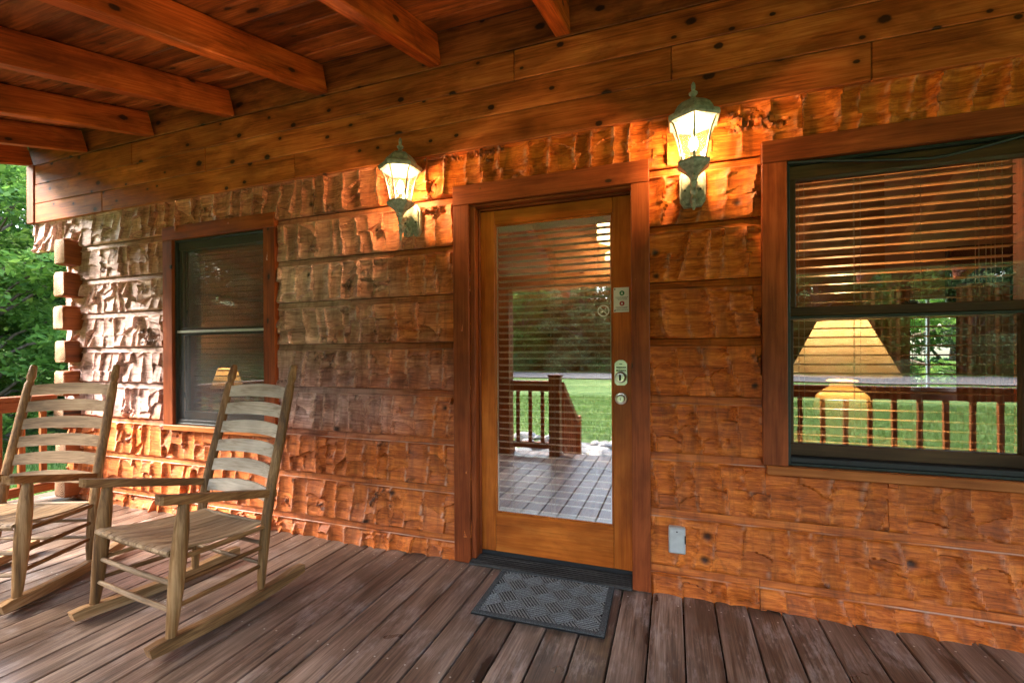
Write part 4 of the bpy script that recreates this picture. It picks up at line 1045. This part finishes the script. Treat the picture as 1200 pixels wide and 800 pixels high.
def leaf_mesh(name, V, T_, mat):
    n = len(V)//4; me = bpy.data.meshes.new(name); me.vertices.add(len(V)); me.loops.add(n*4); me.polygons.add(n)
    me.vertices.foreach_set('co', V.astype(np.float32).ravel()); me.loops.foreach_set('vertex_index', np.arange(n*4, dtype=np.int32))
    me.polygons.foreach_set('loop_start', np.arange(0, n*4, 4, dtype=np.int32)); me.update(calc_edges=True)
    ca = me.color_attributes.new('Tint', 'FLOAT_COLOR', 'POINT'); ca.data.foreach_set('color', np.stack([T_, T_, T_, np.ones_like(T_)], 1).astype(np.float32).ravel())
    me.materials.append(mat); return me
def tree_meshes(seed, h, rad, low, nclump, per, size, flat, mat):
    r_ = np.random.default_rng(seed); mb = MB()
    pts = []; x = y = 0.0
    for k in range(8):
        z = h*.92*k/7; pts.append((x, y, z)); x += r_.normal(0, .03*h/8); y += r_.normal(0, .03*h/8)
    r0_ = .022*h + .03
    mb.tube(pts, [r0_*(1.25 if k == 0 else 1)*(1-.115*k) for k in range(8)], 9)
    cs, rs = [], []
    for k in range(nclump):
        f = low + (1-low)*((k+.5)/nclump)**.9; z = h*f; sh = math.sin(min(1, (1-f)/(1-low)*1.15+.10)*math.pi*.62+.25)
        a = k*2.399 + r_.normal(0, .4); dd = rad*sh*r_.uniform(.35, 1.0)
        base = np.array(pts[min(7, int(f*.9*7))]); c = np.array([math.cos(a)*dd, math.sin(a)*dd, z + r_.normal(0, .03*h)])
        cs.append(c); rs.append(rad*r_.uniform(.26, .42))
        mid = (base + c)/2 + np.array([0, 0, .03*h]); rr_ = max(.012, r0_*.32*(1-f*.5))
        mb.tube([tuple(base), tuple(mid), tuple(c)], [rr_, rr_*.7, rr_*.3], 5)
    V, T_ = leaf_cloud(cs, rs, per, size, flat, seed+7)
    return mb.mesh('trunk', M['bark'], 60), leaf_mesh('crown', V, T_, mat)
KINDS = [tree_meshes(1, 8.5, 3.0, .03, 46, 520, .20, .42, M['leaf']), tree_meshes(2, 7.0, 2.6, .02, 42, 520, .17, .40, M['leaf_dark']),
         tree_meshes(3, 10.5, 3.2, .03, 60, 330, .30, .6, M['leaf_olive']), tree_meshes(4, 11.5, 3.0, .02, 60, 330, .30, .6, M['leaf_dark']), tree_meshes(6, 9.5, 3.4, .03, 60, 330, .30, .6, M['leaf'])]
def tree(kind, x, y, s, rz, label, group):
    t = thing('broadleaf_tree', label, 'tree', (x, y, float(gz(np.array(float(x)), np.array(float(y)))) - .05), rz, group); t.scale = (s, s, s)
    link('trunk', KINDS[kind][0], t); link('crown', KINDS[kind][1], t)
lt = [(0, -12.6, 2.3, .72, .3, 'bright green leafy tree beyond the left railing, nearest the house corner'), (1, -14.6, .2, .8, 1.4, 'dark green leafy tree behind the left end of the lawn'),
      (0, -15.6, 5.0, .85, 2.2, 'bright green leafy tree standing behind the nearest one'), (1, -13.2, 5.3, .85, 3.0, 'dark green leafy tree showing just beside the log ends'),
      (0, -17.5, -3.6, .8, 4.1, 'bright green leafy tree at the far edge of the lawn'), (4, -19.5, 2.6, .8, 1.1, 'tall green tree on the bank behind the lawn trees'), (3, -21.5, 7.5, .8, .5, 'tall dark tree high on the left bank')]
for a in lt: tree(*a, 'trees beyond the left railing')
for i in range(24):
    x = -21 - (i % 3)*6 - random.uniform(0, 3); y = -6 - (i//3)*5.2 - random.uniform(0, 2)
    tree([2, 3, 4][i % 3], x, y, random.uniform(.65, .95), random.uniform(0, 6), '%s tree on the %s of the left bank, %s from the house' % (['olive green', 'dark green', 'bright green'][i % 3], ['foot', 'slope', 'top'][i % 3], ['nearest', 'second', 'third', 'fourth', 'fifth', 'sixth', 'seventh', 'farthest'][i//3]), 'trees on the left bank')
ORD = 'first second third fourth fifth sixth seventh eighth ninth tenth eleventh twelfth thirteenth fourteenth fifteenth sixteenth seventeenth eighteenth nineteenth twentieth twenty-first twenty-second'.split()
for row, (y0, n_, x0_, dx_) in enumerate(((-43, 22, -60, 5.6), (-50, 22, -58, 5.8), (-58, 20, -60, 6.5))):
    for i in range(n_):
        kk = (i + row) % 3
        x = x0_ + i*dx_ + random.uniform(-1.6, 1.6); y = y0 - random.uniform(0, 5)
        tree([2, 3, 4][kk], x, y, random.uniform(.8, 1.25), random.uniform(0, 6), '%s tree, %s from the left in the %s row beyond the gravel road' % (['olive', 'dark green', 'bright green'][kk], ORD[n_-1-i], ['front', 'middle', 'back'][row]), 'trees across the road')
# a few trees behind the house, seen through the far window
for i, (x, y) in enumerate(((5.5, 14), (9, 17), (2, 18))):
    tree(i % 2, x, y, 1.2, i, ['small bright green tree behind the house, nearest the far window', 'dark green tree behind the house, right of the bright ones', 'bright green tree behind the house, farthest from the window'][i], 'trees behind the house')
# roadside shrubs
sm = []
for s_ in (21, 22):
    r_ = np.random.default_rng(s_); cs = [np.array([r_.normal(0, .5), r_.normal(0, .5), r_.uniform(.25, .9)]) for _ in range(12)]
    sm.append(leaf_mesh('foliage', *leaf_cloud(cs, [.42]*12, 160, .12, .8, s_), M['leaf_olive'] if s_ == 21 else M['leaf_dark']))
mbs = MB()
for k in range(7): a = k*.9; mbs.tube([(0, 0, -.1), (.2*math.cos(a), .2*math.sin(a), .4), (.45*math.cos(a), .45*math.sin(a), .9)], [.02, .015, .006], 5)
stm = mbs.mesh('stem', M['bark'])
for i in range(16):
    x = -38 + i*4.6 + random.uniform(-1.5, 1.5); y = -39.5 - random.uniform(0, 2)
    t = thing('shrub', '%s shrub beside the gravel road, %s along the verge' % (['olive', 'dark green'][i % 2], ['first', 'second', 'third', 'fourth', 'fifth', 'sixth', 'seventh', 'eighth', 'ninth', 'tenth', 'eleventh', 'twelfth', 'thirteenth', 'fourteenth', 'fifteenth', 'last'][i]), 'shrub', (x, y, float(gz(np.array(x), np.array(y)))), random.uniform(0, 6), 'shrubs along the road')
    s_ = random.uniform(1.0, 1.9); t.scale = (s_, s_, s_); link('foliage', sm[i % 2], t); link('stem', stm, t)
# grass blades on the near lawn at the left
def blades(name, label, x0, x1, y0, y1, n, hgt, seed):
    r_ = np.random.default_rng(seed); x = r_.uniform(x0, x1, n); y = r_.uniform(y0, y1, n); z = gz(x, y)
    a = r_.uniform(0, 6.28, n); h = hgt*r_.uniform(.5, 1.4, n); w = .006 + .01*h; bx_, by_ = r_.normal(0, .35, n)*h, r_.normal(0, .35, n)*h
    V = np.stack([np.stack([x-np.cos(a)*w, y-np.sin(a)*w, z-.01], 1), np.stack([x+np.cos(a)*w, y+np.sin(a)*w, z-.01], 1), np.stack([x+bx_*.9+np.cos(a)*w*.4, y+by_*.9+np.sin(a)*w*.4, z+h], 1), np.stack([x+bx_, y+by_, z+h*1.02], 1)], 1).reshape(-1, 3)
    T_ = np.repeat(np.clip(r_.normal(.5, .22, n), 0, 1), 4)
    o = link(name, leaf_mesh(name, V, T_, M['grass'])); tag(o, label, None, None, 'stuff')
blades('grass', 'short green grass on the lawn beyond the left railing', -13.5, -5.5, -5, 6, 60000, .085, 3)
blades('grass', 'short green grass on the lawn in front of the porch', -9, 12, -16, -6.6, 60000, .09, 4)
# bed of pale stones beside the stairs
rms = []
for s_ in range(5):
    r_ = np.random.default_rng(40+s_); bm = bmesh.new(); bmesh.ops.create_icosphere(bm, subdivisions=2, radius=.5)
    pn = [(Vector(r_.normal(size=3)).normalized(), r_.uniform(.28, .42)) for _ in range(9)]
    for v in bm.verts:
        for nn, dd in pn:
            e = v.co.dot(nn) - dd
            if e > 0: v.co -= nn*e
    me = bpy.data.meshes.new('stone'); bm.to_mesh(me); bm.free(); me.materials.append(M['stone']); rms.append(me)
for i in range(70):
    x = random.uniform(-5.5, -1.55) if i % 4 else random.uniform(-1.5, -.9); y = -4.1 - random.uniform(0, 2.6) - (.0 if i % 4 else .4)
    s_ = random.uniform(.16, .42); o = link('stone', rms[i % 5], None, (x, y, -.55 + s_*.14), (random.uniform(-.2, .2), random.uniform(-.2, .2), random.uniform(0, 6)))
    o.scale = (s_*1.3, s_, s_*.6); tag(o, 'pale flat stone in the bed beside the porch stairs', 'stone', 'stones beside the stairs')
